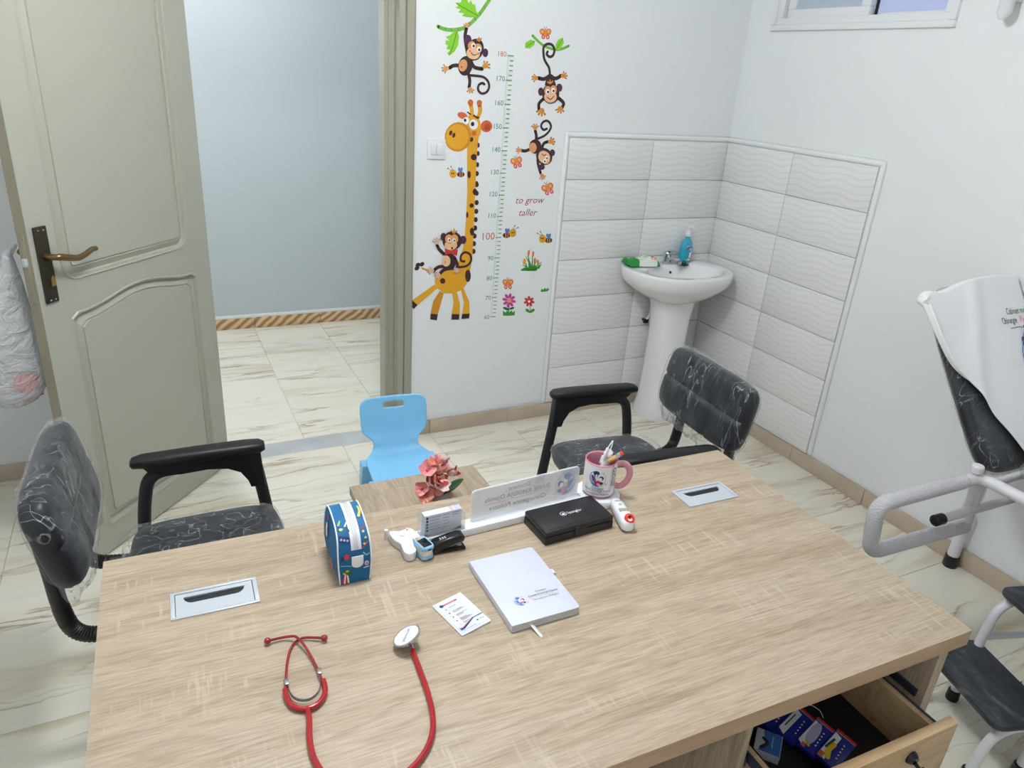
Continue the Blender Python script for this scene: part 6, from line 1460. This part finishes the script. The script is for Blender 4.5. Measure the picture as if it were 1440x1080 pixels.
obj('rim', MB().tube([(0.0215 * math.cos(k * PI / 20), 0.0215 * math.sin(k * PI / 20), 0.003) for k in range(40)], 0.0013, 8, closed=True), ['chrome'], chx)
obj('diaphragm', MB().lathe([(0.0205, 0.0026), (0.0205, 0.0036), (0.001, 0.0038)], 36), ['white_plastic'], chx)
printed('diaphragm_print', Print().text('navy', 'SPENGLER', 0, -0.0018, 0.0056, 'C', 0, 1.15), flat3(0.0038), chx, base=0.0001, rot=(0, 0, 1.50))
obj('stem', MB().tube([(0.118, 0.068, 0.012), (0.1177, 0.052, 0.007)], 0.0028, 10), ['chrome'], sg)

# ================================================================ IN THE DRAWER
cdx = dthing('card_box', 'small blue and white carton lying by the left wall of the open drawer', 'box', 1.215, 0.705, 0.470, 0.70)
obj('box_body', MB().box(-0.030, -0.026, 0, 0.030, 0.026, 0.020, 0.0006), ['paper'], cdx)
printed('box_print', Print().poly('lblue', [(-0.029, -0.025), (0.029, -0.025), (0.029, 0.012), (-0.004, 0.006), (-0.029, 0.018)]).line('dgrey', [(-0.02, 0.012), (-0.004, 0.002), (0.006, 0.01)], 0.008).line('sky', [(-0.012, -0.008), (0.018, -0.008)], 0.002), flat3(0.020), cdx)
printed('box_side_print', Print().poly('blue', [(-0.029, 0.001), (0.029, 0.001), (0.029, 0.019), (-0.029, 0.019)]), lambda x, y, h: (x, -0.026 - h, y), cdx)
pk_lab = ['dark blue and white packet at the back of the row in the open drawer', 'dark blue packet with white band, second from the back in the drawer row', 'dark blue packet with silver blister window in the middle of the drawer row', 'dark blue packet with yellow and orange print nearest the drawer front']
for i in range(4):
    u = 1.290 + i * 0.014; v = 0.650 + i * 0.041
    pk = dthing('toothbrush_packet', pk_lab[i], 'packet', u, v, 0.4765 + 0.003 * i, 0.30, 'packets in the open drawer')
    pk.rotation_euler = (0.16, 0, TH + 0.30); pk.scale = (0.80, 0.85, 0.8)
    obj('packet', MB().box(-0.062, -0.026, 0.004, 0.062, 0.026, 0.016, 0.001), ['pack_blue'], pk)
    q = Print().poly('white', [(-0.060, 0.006), (0.040, 0.006), (0.046, 0.024), (-0.050, 0.024)]).poly('red', [(0.052, -0.025), (0.061, -0.025), (0.061, 0.025), (0.052, 0.025)]).line('white', [(0.0505, -0.024), (0.0505, 0.024)], 0.0015)
    for k in range(5): q.ell('white', -0.028 + k * 0.013, -0.012 + 0.001 * k, 0.0028, 0.002)
    if i == 3: q.line('banana', [(-0.045, 0.004), (-0.02, 0.012), (0.004, 0.010)], 0.014).poly('num', [(-0.061, 0.012), (-0.040, 0.012), (-0.040, 0.024), (-0.061, 0.024)]).line('gr4', [(-0.02, 0.02), (0.02, 0.016)], 0.006)
    if i == 2: q.ell('lav', 0.0, 0.008, 0.046, 0.012, 4).line('banana', [(-0.044, 0.0), (-0.038, 0.006)], 0.008).poly('num', [(-0.061, 0.004), (-0.046, 0.004), (-0.046, 0.014), (-0.061, 0.014)])
    if i < 2: q.line('dgrey', [(-0.03, 0.017), (0.025, 0.017)], 0.003)
    printed('packet_print', q, flat3(0.016), pk)
wr_ = dthing('white_string', 'thin white string lying beside the packets in the drawer', 'string', 1.375, 0.672, 0.470)
obj('string', MB().tube(crom([(-0.03, 0.02, 0.012), (-0.005, 0.014, 0.02), (0.012, -0.006, 0.016), (0.010, -0.022, 0.010)], 6), 0.0009, 6), ['trim_white'], wr_)
